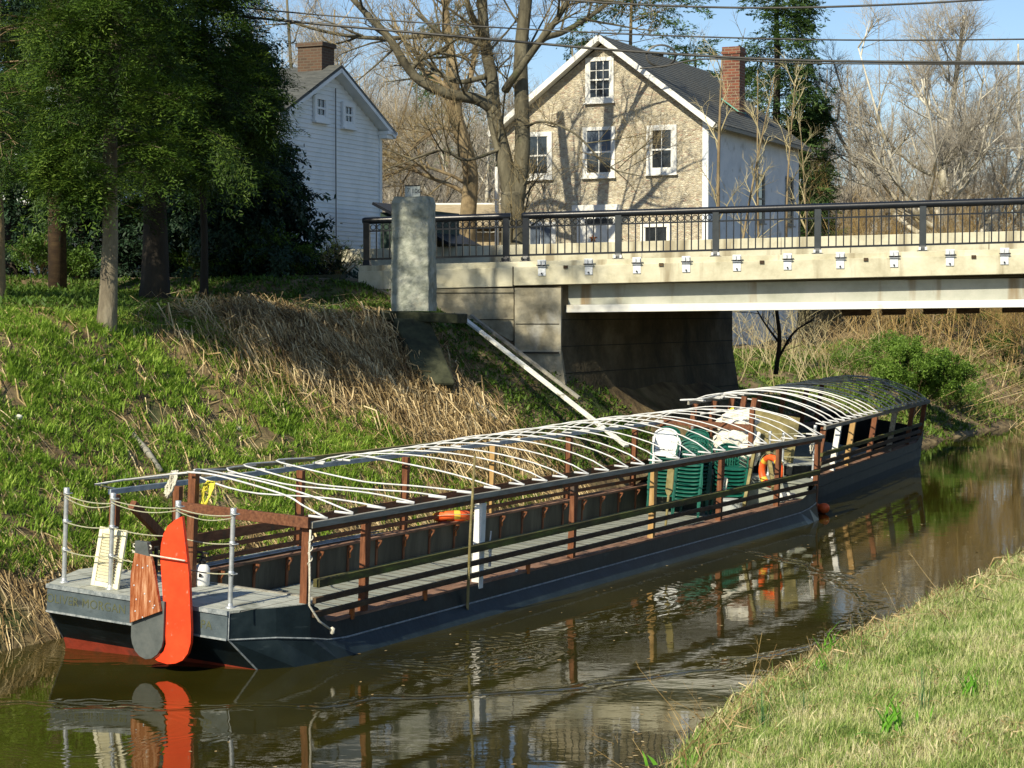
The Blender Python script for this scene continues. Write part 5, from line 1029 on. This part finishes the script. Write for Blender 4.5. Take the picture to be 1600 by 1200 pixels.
def bare_tree(name, lab, base, limbs, barkm, twigm, spec, group=None, sides=10, loc=None):
    """limbs: list of (points, r0, r1) ; spec: list of (n, L0, L1, r) per generation"""
    base = np.array(base, float); e = empty(name, base, label=lab, cat='tree', group=group); gt = Geo(); gc = Geo(); tw = Twigs(); par = []; pr = []
    for (P, r0, r1) in limbs:
        Q = smooth_path(np.array(P, float) - base, max(8, len(P) * 4)); rr = np.linspace(r0, r1, len(Q)); gt.tube(Q, rr, sides, r=.5)
        ii = np.linspace(0, len(Q) - 1, 5).astype(int)
        if len(P) > 1: par.append(Q[ii]); pr.append(rr[ii])
    P = np.stack(par); R = np.stack(pr); g2 = Twigs()
    for gi, (n, L0, L1, r, *kw) in enumerate(spec):
        kw = kw[0] if kw else {}; P, R = sprout(P, R, n, L0, L1, r, **kw); (g2 if r > .035 else tw).P.append(P); (g2 if r > .035 else tw).R.append(R)
    g2.flush(gt, 6); tw.flush(gc); gt.build('trunk', barkm, e, smooth=True); gc.build('crown', twigm, e, attr=True); return e
def pxs(Y, *pts): return [at(x, y, Y + (q[0] if q else 0)) for x, y, *q in pts]
# the big double-stemmed tree before the stone house
YT = 66.0; b0 = at(803, 420, YT)
limbs = [(pxs(YT, (803, 420), (802, 340), (800, 300)), .44, .38),
         (pxs(YT, (800, 310), (786, 240), (772, 180), (768, 120, .3), (757, 60, .6), (750, -60, 1)), .31, .16),
         (pxs(YT, (806, 320), (816, 240), (815, 160), (814, 80), (822, 0), (828, -90)), .29, .19),
         (pxs(YT, (768, 168), (745, 155), (705, 148, -.4), (668, 133, -.8), (640, 110, -1), (610, 62, -1.2), (585, 35, -1.2), (548, -5, -1.4)), .22, .09),
         (pxs(YT, (757, 120), (720, 128, 1), (690, 118, 1.5), (660, 95, 2)), .10, .05),
         (pxs(YT, (756, 70), (700, 55, .5), (600, 60, .5), (520, 52, .5), (440, 30)), .11, .04),
         (pxs(YT, (790, 140), (800, 125, -.5), (840, 70, -1), (870, 30, -1.5), (900, -20, -2)), .15, .08),
         (pxs(YT, (640, 112, -1), (660, 90, -1), (700, 70, -1.5), (650, 20, -2)), .09, .05),
         (pxs(YT, (814, 90), (850, 60, 1), (880, 50, 1.5), (930, 20, 2), (990, -30, 2)), .14, .06),
         (pxs(YT, (818, 200), (850, 190, -1), (900, 210, -2), (950, 260, -2.4), (1000, 275, -2.6)), .05, .02),
         (pxs(YT, (757, 60), (735, 20, -1), (720, -40, -1.5)), .14, .08), (pxs(YT, (790, 230), (730, 250, -1), (690, 235, -1.5), (640, 250, -2)), .06, .03)]
bare_tree('deciduous_tree', 'big bare tree with two mossy stems and a long limb reaching left', b0, limbs, M['bark'], M['twig'],
          [(7, 1.6, 3.6, .05, dict(up=.1)), (6, .7, 1.9, .018), (6, .35, 1.0, .009), (3, .2, .5, .006)], group=None, sides=14)
YT = 72.0
limbs = [(pxs(YT, (731, 420), (731, 345), (735, 270), (722, 215), (712, 180), (712, 150)), .32, .24), (pxs(YT, (712, 160), (708, 100), (700, 50), (690, -40)), .2, .1), (pxs(YT, (715, 165), (735, 120, 1), (745, 60, 1), (760, -30, 1)), .13, .07),
         (pxs(YT, (732, 305), (705, 290), (660, 272), (635, 255), (600, 240)), .09, .04), (pxs(YT, (733, 290), (700, 272), (650, 258), (620, 268), (590, 280)), .07, .03), (pxs(YT, (722, 212), (690, 200), (660, 215), (640, 235)), .08, .03), (pxs(YT, (712, 150), (680, 120, 1), (650, 100, 1), (610, 20, 1)), .08, .04)]
bare_tree('deciduous_tree', 'slimmer tan barked bare tree left of the big double-stemmed tree', at(731, 420, YT), limbs, M['tanbark'], M['twig'], [(7, 1.2, 3.0, .04, dict(up=.1)), (6, .6, 1.5, .016), (5, .3, .9, .009), (2, .2, .5, .006)], sides=12)
# generic bare trees: one mesh per kind, then copies
def gen_limbs(h, r, n, spread, seed, lean=0, fork=.35, stems=1):
    q = np.random.default_rng(seed); L = []; z0 = -.5
    for s in range(stems):
        a = q.random() * 6.28; tip = np.array([math.cos(a) * lean, math.sin(a) * lean, h]); mid = np.array([q.normal(0, .03) * h, q.normal(0, .03) * h, h * .45]); T = [np.array([0, 0, z0]), mid * [1, 1, .5], mid + tip * [.4, .4, 0], tip]; L.append((T, r, r * .18)); Q = smooth_path(T, 30)
        for k in range(n):
            f = fork + (1 - fork) * (k + q.random()) / n; p = Q[int(f * 27)]; a = q.random() * 6.28; l = spread * h * (1.15 - f) * q.uniform(.7, 1.2); up = q.uniform(.5, 1.3)
            L.append(([p, p + np.array([math.cos(a), math.sin(a), up * .6]) * l * .35, p + np.array([math.cos(a + .2), math.sin(a + .2), up]) * l * .8, p + np.array([math.cos(a + .1), math.sin(a + .1), up * 1.5]) * l * 1.15], r * (1 - f * .7) * .5, r * .07))
    return L
# sycamore and grey trees to the right
gs = at(1482, 330, 92)
syc = bare_tree('sycamore', 'tall pale limbed sycamore rising above the right part of the bridge', (gs[0], 92, 4.6), [([np.array(p) + [gs[0], 92, 4.6] for p in P], a, b) for P, a, b in gen_limbs(13.5, .42, 15, .50, 5, 1.2, .22)], M['sycbark'], M['gtwig'], [(8, 1.6, 3.6, .05), (7, .8, 1.8, .020), (8, .4, 1.2, .009), (3, .2, .6, .007)], sides=10)
kinds = []
for k, (h, r, n, sp_, bk, tw) in enumerate(((13, .26, 14, .42, 'bark', 'gtwig'), (10, .16, 12, .48, 'tanbark', 'gtwig'), (8, .10, 10, .5, 'tanbark', 'otwig'), (14.5, .28, 15, .46, 'sycbark', 'gtwig'))):
    kinds.append(bare_tree('bare_tree', '', (0, 0, 0), gen_limbs(h, r, n, sp_, 20 + k, .8, .25), M[bk], M[tw], [(7, 1.0, 2.6, .035), (6, .6, 1.5, .016), (6, .35, 1.0, .009), (2, .2, .5, .007)], sides=7))
used = set()
spots = [(1590, 104, 3, 1.0, 'pale bare tree at the right edge beside the sycamore'), (1400, 108, 1, 1.0, 'thin bare tree left of the sycamore'), (1445, 118, 0, .95, 'grey bare tree just left of the sycamore trunk'), (1350, 112, 1, .8, 'short bare tree right of the dark evergreen behind the stone house'),
         (1545, 98, 1, 1.05, 'tan bare tree between the sycamore and the right edge'), (1620, 112, 0, 1.1, 'tall grey bare tree cut by the right edge'), (1310, 120, 1, .75, 'small bare tree beyond the far pale house'), (1520, 125, 3, 1.05, 'tall bare tree behind the sycamore, on its right'),
         (1375, 84, 2, .72, 'ochre bare shrubby tree behind the railing, left of the sycamore'), (1450, 82, 2, .72, 'ochre bare shrubby tree behind the railing under the sycamore'), (1530, 84, 2, .8, 'ochre bare shrubby tree behind the railing right of the sycamore'), (1590, 80, 2, .75, 'ochre bare shrubby tree behind the railing at the right edge'), (1325, 90, 2, .6, 'low ochre bare tree right beside the evergreen'),
         (620, 92, 1, .95, 'bare tree rising just right of the clapboard house'), (668, 98, 0, .85, 'bare tree behind the grey pillar'), (560, 84, 1, 1.25, 'bare tree above the clapboard house roof'), (470, 80, 0, 1.0, 'bare tree behind the brown chimney'), (760, 104, 3, .85, 'bare tree behind the outbuilding'), (880, 98, 0, 1.0, 'bare tree behind the stone house gable, left of its peak'), (1000, 104, 0, 1.02, 'bare tree behind the slate roof, right of the gable peak'), (1075, 100, 1, 1.25, 'bare tree behind the slate roof near the chimney'), (1265, 104, 0, .8, 'bare tree at the right side of the evergreen behind the house')]
for i, (px, Y, kd, sc, lab) in enumerate(spots):
    o = kinds[kd] if kd not in used else copy_tree(kinds[kd]); used.add(kd)
    p = at(px, 400, Y); t_, s_ = xy2ts(p[0], Y); o.location = (p[0], Y, float(hground(t_, s_)) - .2); o.rotation_euler = (0, 0, i * 2.4); o.scale = (sc, sc, sc); tag(o, lab, 'tree', 'bare trees beyond the road')
# far wood on the hillside: one mass
tmpl = []
for k in range(3):
    L = gen_limbs(11, .18, 9, .42, 60 + k, .6, .2); gg = Geo(); tw = Twigs(); par = []; pr = []
    for (P, r0, r1) in L: Q = smooth_path(P, 5); rr = np.linspace(r0, r1, 5); gg.tube(Q, rr, 4, cap=False); par.append(Q); pr.append(rr)
    P, R = sprout(np.stack(par), np.stack(pr), 7, 1.0, 2.6, .035); tw.P.append(P); tw.R.append(R); P, R = sprout(P, R, 5, .6, 1.5, .022); tw.P.append(P); tw.R.append(R)
    tw.flush(gg, 3); tmpl.append(gg)
g = Geo(); cnt = 0
for i in range(210):
    Y = rng.uniform(108, 215); px = rng.uniform(330, 1720) if i % 3 else rng.uniform(430, 1000); p = at(px, 400, Y); t_, s_ = xy2ts(p[0], Y)
    if s_ < 19: continue
    z = float(hground(t_, s_)) - .3; R_ = rotm(0, 0, rng.random() * 6.28) * rng.uniform(.75, 1.25); T_ = tmpl[i % 3]; V = np.concatenate(T_.V) @ R_.T + [p[0], Y, z]; n0 = g.n
    off = 0; g.V.append(V); g.R.append(np.full(len(V), rng.random())); [g.F.append((F + n0, 0)) for F, m_ in T_.F]; g.n += len(V); cnt += 1
# merge equal-width face blocks
g.F = [(np.concatenate([F for F, m_ in g.F if F.shape[1] == w]), 0) for w in set(F.shape[1] for F, m_ in g.F)]
tag(g.build('hillside_wood', M['gtwig'], attr=True), kind='stuff'); print('far trees', cnt)
# saplings in front of the pale side wall and brush by the far bank
def sapling(px0, py0, px1, py1, Y, r, lab, n=9, m='sapl', spec=None):
    a = at(px0, py0, Y); b = at(px1, py1, Y); mid = (a + b) / 2 + rng.normal(0, .12, 3)
    return bare_tree('sapling', lab, a, [([a, mid, b], r, r * .3)], M['tanbark'], M[m], spec or [(n, .7, 1.8, .022, dict(up=.5)), (5, .3, .9, .010), (3, .2, .5, .006)], group='saplings before the pale side wall', sides=6)
sapling(1122, 420, 1128, 90, 60, .075, 'pale sapling at the corner of the stone house'); sapling(1150, 440, 1210, 120, 62, .05, 'leaning sapling crossing the slate roof'); sapling(1186, 430, 1184, 110, 64, .045, 'sapling in the middle of the pale side wall'); sapling(1228, 440, 1242, 130, 66, .05, 'sapling near the far corner of the pale side wall'); sapling(1262, 430, 1250, 190, 66, .04, 'short sapling beside the dark evergreen')
def brush(name, lab, cat, pts, h, n, m, r=.012, seed=0, lean=.5, kind=None, group=None, spread=.5):
    q = np.random.default_rng(seed); c = np.array(pts, float).mean(0); e = None; g = Geo(); tw = Twigs(); P = []; R = []
    for i in range(n):
        b = np.array(pts[q.integers(len(pts))], float); b[:2] += q.normal(0, spread, 2); t_, s_ = xy2ts(b[0], b[1]); b[2] = float(hground(t_, s_)) - .05
        d = np.array([q.normal(0, lean), q.normal(0, lean), 1]); l = h * q.uniform(.5, 1.15); bend = q.normal(0, .3, 3) * l; f = np.linspace(0, 1, 5)[:, None]; P.append(b + d * l * f + bend * f ** 2 * [1, 1, -.6]); R.append(np.linspace(r, r * .4, 5) * q.uniform(.6, 1.4))
    P = np.stack(P) - c; R = np.stack(R); tw.P.append(P); tw.R.append(R); P, R = sprout(P, R, 4, h * .15, h * .4, r * .6); tw.P.append(P); tw.R.append(R); P, R = sprout(P, R, 3, h * .08, h * .2, r * .4); tw.P.append(P); tw.R.append(R); tw.flush(g)
    o = g.build(name, m, attr=True, loc=c); return tag(o, lab, cat, group, kind)
def bankpt(px, py, Y0=40, Y1=110):
    for Yd in np.linspace(Y0, Y1, 500):
        p = at(px, py, Yd); t_, s_ = xy2ts(p[0], Yd)
        if p[2] <= float(hground(t_, s_)): return p
    return p
brush('thicket', 'tan bare stems on the bank seen beneath the bridge', 'thicket', [bankpt(x, y, 56) for x, y in ((1120, 575), (1160, 590), (1240, 590), (1270, 590), (1130, 570))], 2.0, 46, M['sapl'], .014, 3, .45, kind='stuff', spread=.9)
brush('thicket', '', '', [bankpt(x, y, 58) for x, y in ((1260, 560), (1300, 580), (1340, 560), (1380, 540), (1300, 530), (1350, 520))], 1.3, 200, M['straw'], .010, 4, .9, kind='stuff', spread=1.6)
brush('vine_tangle', '', '', [bankpt(x, y, 58) for x, y in ((1480, 600), (1520, 570), (1560, 600), (1590, 630), (1540, 630), (1500, 640), (1600, 560), (1460, 560))], 1.0, 420, M['straw'], .012, 5, 1.6, kind='stuff', spread=1.7)
brush('thicket', '', '', [at(x, 430, Y) for x, Y in ((1290, 84), (1320, 86), (1380, 84), (1440, 84), (1500, 84), (1560, 84), (1620, 84), (1300, 90), (1420, 88), (1540, 88))], 4.2, 420, M['otwig'], .016, 6, .3, kind='stuff', spread=1.6)
brush('thicket', '', '', [at(x, 430, Y) for x, Y in ((1110, 64), (1150, 66), (1190, 66), (1240, 68), (1270, 70))], 3.0, 50, M['sapl'], .012, 16, .3, kind='stuff', spread=.8)
dt = bare_tree('deciduous_tree', 'dark crooked little tree on the bank seen beneath the bridge', bankpt(1212, 580, 50), [(pxs(54, (1212, 585), (1218, 530), (1213, 480), (1210, 430)), .07, .04), (pxs(54, (1216, 560), (1240, 520), (1270, 500)), .04, .02), (pxs(54, (1217, 535), (1195, 505), (1180, 480)), .035, .015)], M['dbark'], M['dbark'], [(6, .5, 1.3, .014), (4, .3, .7, .008)], sides=6)
# twigs standing out over the water from the near bank
brush('dry_bush', 'bare brown twiggy bush at the edge of the near bank, hanging over the water', 'bush', [np.array([*ts2xy(t_, 6.9), .3]) for t_ in (16.2, 17.0, 17.8)], .50, 30, M['otwig'], .0035, 9, .7, spread=.22)
brush('dry_bush', 'dry bare stems on the near bank edge towards the right', 'bush', [np.array([*ts2xy(t_, 6.9), .3]) for t_ in (20.5, 22.5, 24)], .45, 26, M['straw'], .003, 10, .7, spread=.5)

# ---------------------------------------------------------------- evergreens
def leafspray(L, n, lw, ll, droop=.3, seed=0, flat=.25):
    """a flat feathery spray along +x: twig with side twiglets carrying short blades"""
    q = np.random.default_rng(seed); V = []; F = []
    for k in range(n):
        f = q.random(); x = L * f; side = 1 if k % 2 else -1; l = L * .45 * (1 - f * .75); a = side * q.uniform(.6, 1.0); m_ = max(2, int(l / ll * 1.3))
        for j in range(m_):
            g_ = (j + q.random()) / m_; p = np.array([x + math.cos(a) * l * g_, math.sin(a) * l * g_, -droop * (x / L) ** 2 * L - droop * .6 * g_ * l + q.normal(0, .02)]); b = a * .55 + (1 if j % 2 else -1) * .75 + q.normal(0, .2); d = np.array([math.cos(b), math.sin(b), q.normal(-.15, flat)]); s = np.array([-math.sin(b), math.cos(b), q.normal(0, .4)]) * lw * .5; ln = ll * q.uniform(.7, 1.3)
            i = len(V); V += [p - s * .6, p + s * .6, p + d * ln * .55 + s, p + d * ln, p + d * ln * .55 - s]; F += [(i, i + 1, i + 2, i + 4), (i + 2, i + 3, i + 4, i + 4)]
    V = np.array(V); F4 = np.array([f_ for f_ in F if f_[2] != f_[3]]); F3 = np.array([f_[:3] for f_ in F if f_[2] == f_[3]]); return V, F4, F3
def stamp2(g, T, pos, R):
    r = rng.random(len(pos)); n0 = g.n; g.stamp(T[0], T[1], pos, R, r)
    nv = len(T[0]); F3 = (T[2][None] + (np.arange(len(pos)) * nv)[:, None, None]).reshape(-1, 3) + n0; g.F.append((F3, 0))
def orient(d, roll=.3, updir=None):
    d = d / (np.linalg.norm(d, axis=1)[:, None] + 1e-9); z = np.tile([0, 0, 1.0], (len(d), 1)) + rng.normal(0, roll, (len(d), 3)); y = np.cross(z, d); y /= np.linalg.norm(y, axis=1)[:, None] + 1e-9; z = np.cross(d, y); return np.stack([d, y, z], 2)
def conifer(name, lab, base, h, r, nb, Lb, zlo, barkm, leafm, T, droop=.25, dens=6, sc=1.0, shape=1.0, group=None, lean=(0, 0), twigs=True, az=None, upb=.1, front=0, hole=0, upper=None, zpow=1.1):
    base = np.array(base, float); e = empty(name, base, label=lab, cat='tree', group=group); gt = Geo(); gl = Geo(); tw = Twigs()
    zz = np.linspace(-.6, h, 14); tr = np.stack([lean[0] * (zz / h) + .03 * np.sin(zz * 1.3), lean[1] * (zz / h) + .03 * np.cos(zz), zz], -1); rr = r * (1 - .85 * np.clip(zz / h, 0, 1)); rr[0] *= 1.5; rr[1] *= 1.12; gt.tube(tr, rr, 12)
    z = zlo + (h - zlo) * rng.random(nb) ** zpow; f = (z - zlo) / (h - zlo); a = rng.random(nb) * 6.283 if az is None else rng.uniform(*az, nb); a = np.where(rng.random(nb) < front, rng.uniform(-2.7, -.4, nb), a); L = Lb * (1 - f ** shape * .85) * rng.uniform(.65, 1.12, nb)
    if upper: L = np.where(z > upper[0], upper[1] * rng.uniform(.5, 1.1, nb), L)
    d = np.stack([np.cos(a), np.sin(a), rng.normal(upb, .12, nb)], -1); p0 = np.stack([lean[0] * z / h, lean[1] * z / h, z], -1); s = np.linspace(0, 1, 5)
    P = p0[:, None] + d[:, None] * (L[:, None] * s)[..., None]; P[:, :, 2] -= droop * L[:, None] * s ** 2; bend = rng.normal(0, .12, nb); P[:, :, 0] += -np.sin(a)[:, None] * bend[:, None] * L[:, None] * s ** 2; P[:, :, 1] += np.cos(a)[:, None] * bend[:, None] * L[:, None] * s ** 2
    R = (.007 + .005 * L)[:, None] * np.linspace(1, .3, 5); tw.P.append(P); tw.R.append(R)
    P2, R2 = sprout(P, R, 5, .25 * Lb * .5, .5 * Lb * .5, .006, ang=(.5, 1.0), up=-.02, curl=.2, f0=.25, droop=.15); tw.P.append(P2); tw.R.append(R2)
    for (PP, dn, f0) in ((P, dens, .3), (P2, max(2, dens // 2), .15)):
        n = len(PP) * dn; idx = np.repeat(np.arange(len(PP)), dn); fq = f0 + (1 - f0) * rng.random(n); q = fq * 4; i = np.minimum(q.astype(int), 3); fr = (q - i)[:, None]
        p = PP[idx, i] * (1 - fr) + PP[idx, i + 1] * fr; t = PP[idx, i + 1] - PP[idx, i]; t /= np.linalg.norm(t, axis=1)[:, None] + 1e-9; sd_ = np.cross(t, [0, 0, 1]); dd = t + sd_ * rng.normal(0, .7, n)[:, None]; dd[:, 2] -= .12 * rng.random(n)
        if hole:
            kp = (fbm(p[:, 0] * 1.3 + base[0] + 50, p[:, 2] * 1.6 + p[:, 1] * .9 + 50, 17) > hole) | (rng.random(n) < .12); p = p[kp]; dd = dd[kp]; n = len(p)
        Rm = orient(dd, .25) * (sc * rng.uniform(.7, 1.3, n))[:, None, None]; kk = rng.integers(0, len(T), n)
        for j in range(len(T)):
            m_ = kk == j
            if m_.any(): stamp2(gl, T[j], p[m_], Rm[m_])
    tw.flush(gt, 4); gt.build('trunk', barkm, e, smooth=True)
    w4 = [F for F, m_ in gl.F if F.shape[1] == 4]; w3 = [F for F, m_ in gl.F if F.shape[1] == 3]; gl.F = [(np.concatenate(w4), 0), (np.concatenate(w3), 0)]
    gl.build('crown', leafm, e, attr=True); return e
HT = [leafspray(.55, 13, .013, .062, .38, 200 + k, flat=.18) for k in range(5)]
FT = [leafspray(.9, 11, .045, .14, .3, 220 + k) for k in range(3)]
ST_ = [leafspray(.42, 9, .028, .06, .15, 240 + k, flat=.6) for k in range(3)]
gp = lambda px, Y: (at(px, 470, Y)[0], Y, float(hground(*xy2ts(at(px, 470, Y)[0], Y))))
conifer('hemlock_tree', 'hemlock with a pale grey leaning trunk at the top of the grassy bank', gp(165, 33.0), 13.5, .15, 120, 1.2, 2.2, M['hbark'], M['hemlock'], HT, dens=13, sc=1.15, lean=(.5, .2), shape=4, front=.4, upper=(7.6, 2.3), zpow=1.3, upb=.3, hole=.42)
conifer('hemlock_tree', 'dark trunked hemlock right of the pale grey trunk, its crown reaching over the clapboard house', gp(241, 42.0), 14, .29, 170, 3.05, 3.0, M['dbark'], M['hemlock'], HT, dens=17, sc=1.3, lean=(.1, 0), shape=2.0, front=.45, hole=.47)
conifer('hemlock_tree', 'hemlock with tan trunk at the left edge of the picture', gp(-8, 36.0), 12, .17, 110, 2.8, 2.3, M['tanbark'], M['hemlock'], HT, dens=15, sc=1.2, front=.4, hole=.44, lean=(.1, 0), shape=1.6)
conifer('hemlock_tree', 'hemlock crown filling the top between the pale trunk and the clapboard house', gp(318, 43.5), 11, .09, 110, 2.0, 3.0, M['dbark'], M['hemlock'], HT, dens=15, sc=1.3, shape=1.5, front=.3, hole=.44)
conifer('spruce_tree', 'dark spruce with drooping branches in front of the clapboard house', gp(366, 48.0), 5.9, .18, 150, 2.5, .4, M['dbark'], M['spruce'], ST_, dens=12, sc=1.5, droop=.3, shape=1.0)
conifer('spruce_tree', 'broad dark spruce added as shade between the hemlocks and the spruce by the clapboard wall', gp(255, 50.0), 7.0, .2, 120, 2.6, .4, M['dbark'], M['spruce'], ST_, dens=9, sc=1.6, shape=.9)  # added dark understory, stands in for the porch shadow
conifer('spruce_tree', 'dark spruce added as shade at the far left behind the tan trunk', gp(18, 50.0), 7.5, .2, 110, 2.4, .4, M['dbark'], M['spruce'], ST_, dens=9, sc=1.6, shape=.9)  # added to cover the bright porch front with darkness, in place of shade
conifer('spruce_tree', 'dark spruce added as shade behind the hemlock trunks', gp(130, 50.0), 8.0, .2, 90, 2.4, 2.6, M['dbark'], M['spruce'], ST_, dens=8, sc=1.6, shape=.9)  # added dark fill where only shade lies
conifer('evergreen_tree', 'tall dark evergreen behind the right end of the stone house', gp(1212, 90.0), 18, .3, 230, 2.9, .5, M['dbark'], M['conif'], FT, dens=6, sc=.9, shape=1.7, droop=.1, upb=.25)
conifer('evergreen_tree', 'shorter evergreen at the right foot of the tall one behind the stone house', gp(1258, 92.0), 9.5, .3, 130, 1.7, .3, M['dbark'], M['conif'], FT, dens=6, sc=.9, shape=1.2, droop=.1, upb=.25)
conifer('evergreen_tree', 'evergreen showing above the slate roof left of the red chimney', gp(1085, 96.0), 12.5, .25, 60, 2.4, 5, M['dbark'], M['conif'], FT, dens=6, sc=1.0, shape=1.4, droop=.1)
conifer('pine_tree', 'spreading pine behind the peak of the stone house', gp(985, 100.0), 19, .22, 34, 4.0, 12.5, M['tanbark'], M['conif'], FT, dens=6, sc=1.1, shape=2.0, droop=.1)
conifer('pine_tree', 'thin pine far behind the slimmer bare tree', gp(700, 118.0), 17, .25, 36, 3.4, 7.0, M['tanbark'], M['conif'], FT, dens=5, sc=1.1, shape=1.2, droop=.1)
# shrubs
def shrub(lab, c, w, h, n, m, T, sc, seed, name='shrub', stems=14, wd=None):
    q = np.random.default_rng(seed); c = np.array(c, float); e = empty(name, c, label=lab, cat='shrub'); gs_ = Geo(); gl = Geo(); tw = Twigs(); P = []; R = []; wd = wd or w
    for i in range(stems): a = q.random() * 6.28; rr = q.random() ** .6; tip = np.array([math.cos(a) * rr * w, math.sin(a) * rr * wd, h * q.uniform(.6, 1.0) * (1.1 - .5 * rr)]); f = np.linspace(0, 1, 5)[:, None]; P.append(tip * f + np.array([0, 0, 1.]) * .2 * h * f * (1 - f)); R.append(np.linspace(.02, .006, 5))
    P = np.stack(P); R = np.stack(R); tw.P.append(P); tw.R.append(R); P2, R2 = sprout(P, R, 6, .2 * h, .45 * h, .008); tw.P.append(P2); tw.R.append(R2); tw.flush(gs_)
    dn = max(1, n // len(P2)); idx = np.repeat(np.arange(len(P2)), dn); i = q.integers(1, 5, len(idx)); p = P2[idx, i] + q.normal(0, .04, (len(idx), 3)); d = P2[idx, i] - P2[idx, i - 1] + q.normal(0, .05, (len(idx), 3)); Rm = orient(d, .8) * (sc * q.uniform(.6, 1.3, len(idx)))[:, None, None]; kk = q.integers(0, len(T), len(idx))
    for j in range(len(T)):
        if (kk == j).any(): stamp2(gl, T[j], p[kk == j], Rm[kk == j])
    w4 = [F for F, m_ in gl.F if F.shape[1] == 4]; w3 = [F for F, m_ in gl.F if F.shape[1] == 3]; gl.F = [(np.concatenate(w4), 0), (np.concatenate(w3), 0)]
    gs_.build('stems', M['twig'], e, attr=True); gl.build('foliage', m, e, attr=True); return e
LT = [leafspray(.22, 4, .03, .05, .1, 260 + k, flat=.6) for k in range(3)]
shrub('bright green shrub on the far bank beyond the second boat', bankpt(1425, 655, 50), 1.7, 2.5, 5200, M['lime'], LT, 1.1, 1, wd=1.4)
g = Geo(); n = 26000; t = rnd(n, 52, 105); s = rnd(n, 17.4, 26); k = rng.random(n) < .15 + .85 * sstep(.42, .6, fbm(t * .35, s * .5, 61)) ; scatter(g, leafc, t[k], s[k], rnd(k.sum(), 1.4, 2.6), .3); tag(g.build('ground_cover', M['bushgc'], attr=True), kind='stuff')
shrub('loose light green growth at the water line right of the bright green shrub', bankpt(1480, 640, 50), 1.5, 1.3, 1400, M['lime'], LT, .9, 31)
shrub('loose light green growth left of the bright green shrub', bankpt(1350, 600, 50), 1.3, 1.6, 1300, M['lime'], LT, .9, 32)
shrub('smaller light green shrub up the bank behind the bright green one', bankpt(1400, 560, 60), .9, 1.1, 900, M['lime'], LT, .9, 2)
shrub('pale green shrub on the far bank towards the right edge', bankpt(1560, 560, 60), 1.6, 1.0, 900, M['bush'], LT, 1.0, 3)
for k, (px, Y, w, h, lab) in enumerate(((62, 46.6, .8, 1.3, 'loose green shrub on the road edge right of the left edge tree'), (120, 47, .4, .7, 'little thin shrub beside the utility pole'), (300, 47, .8, .9, 'dark green shrub right of the dark hemlock trunk'), (350, 46.8, .7, 1.0, 'green shrub below the spruce'), (400, 46.8, .9, 1.25, 'taller green shrub under the right side of the spruce'), (455, 46.9, .6, .9, 'rounded green shrub before the clapboard wall'))):
    p = at(px, 425, Y); shrub(lab, (p[0], Y, 4.95), w, h, 900, M['bush'], LT, .9, 10 + k)
p = at(530, 420, 47); shrub('yellow green budding shrub before the clapboard house corner', (p[0], 47, 4.95), .7, 1.0, 420, M['budding'], LT, .5, 21, stems=24)
# stones, log, litter on the bank
def on_bank(px, py): return bankpt(px, py, 20, 60)
def bar_on(name, lab, cat, a, b, r, m, n=7):
    pa, pb = on_bank(*a), on_bank(*b); g = Geo(); g.tube([pa + [0, 0, r], (pa + pb) / 2 + [0, 0, r * 1.6], pb + [0, 0, r]], [r * .7, r, r * .8], n); return tag(g.build(name, m, smooth=True), lab, cat)
bar_on('fallen_branch', 'short thick fallen branch on the grass above the stern', 'branch', (205, 682), (252, 742), .055, M['greywood'])
bar_on('fallen_branch', 'thin fallen branch below the dead brush, right of the gully', 'branch', (735, 625), (790, 668), .03, M['greywood'])
bar_on('fallen_branch', 'pale stick lying across the top of the dead brush', 'branch', (440, 577), (500, 582), .025, M['greywood'])
bar_on('fallen_branch', 'crooked little stick in the grass, upper left of the bank', 'branch', (145, 573), (163, 562), .03, M['greywood'])
def stone(px, py, r, lab, m='pillar', sd_=1):
    o = lump('bank_stone', M[m], (r, r * .8, r * .7), lab, 'stone', sd_, 3, .3); o.location = on_bank(px, py); return o
stone(373, 672, .10, 'pale round stone in the grass right of the fallen branch', sd_=3); stone(585, 655, .12, 'reddish flat stone in the dead straw', 'ply', 4); stone(28, 652, .07, 'small white stone at the left edge of the grass', 'canvas', 5); stone(660, 648, .13, 'grey stone at the mouth of the gully', sd_=6)
g = Geo(); p = at(2, 400, 44); g.box((0, 0, 0), (.16, .02, .26)); g.box((0, .02, -.5), (.03, .02, .9)); tag(g.build('marker_sign', M['yband'], loc=(p[0], 44, p[2])), 'small yellow marker sign at the left edge by the road', 'sign')
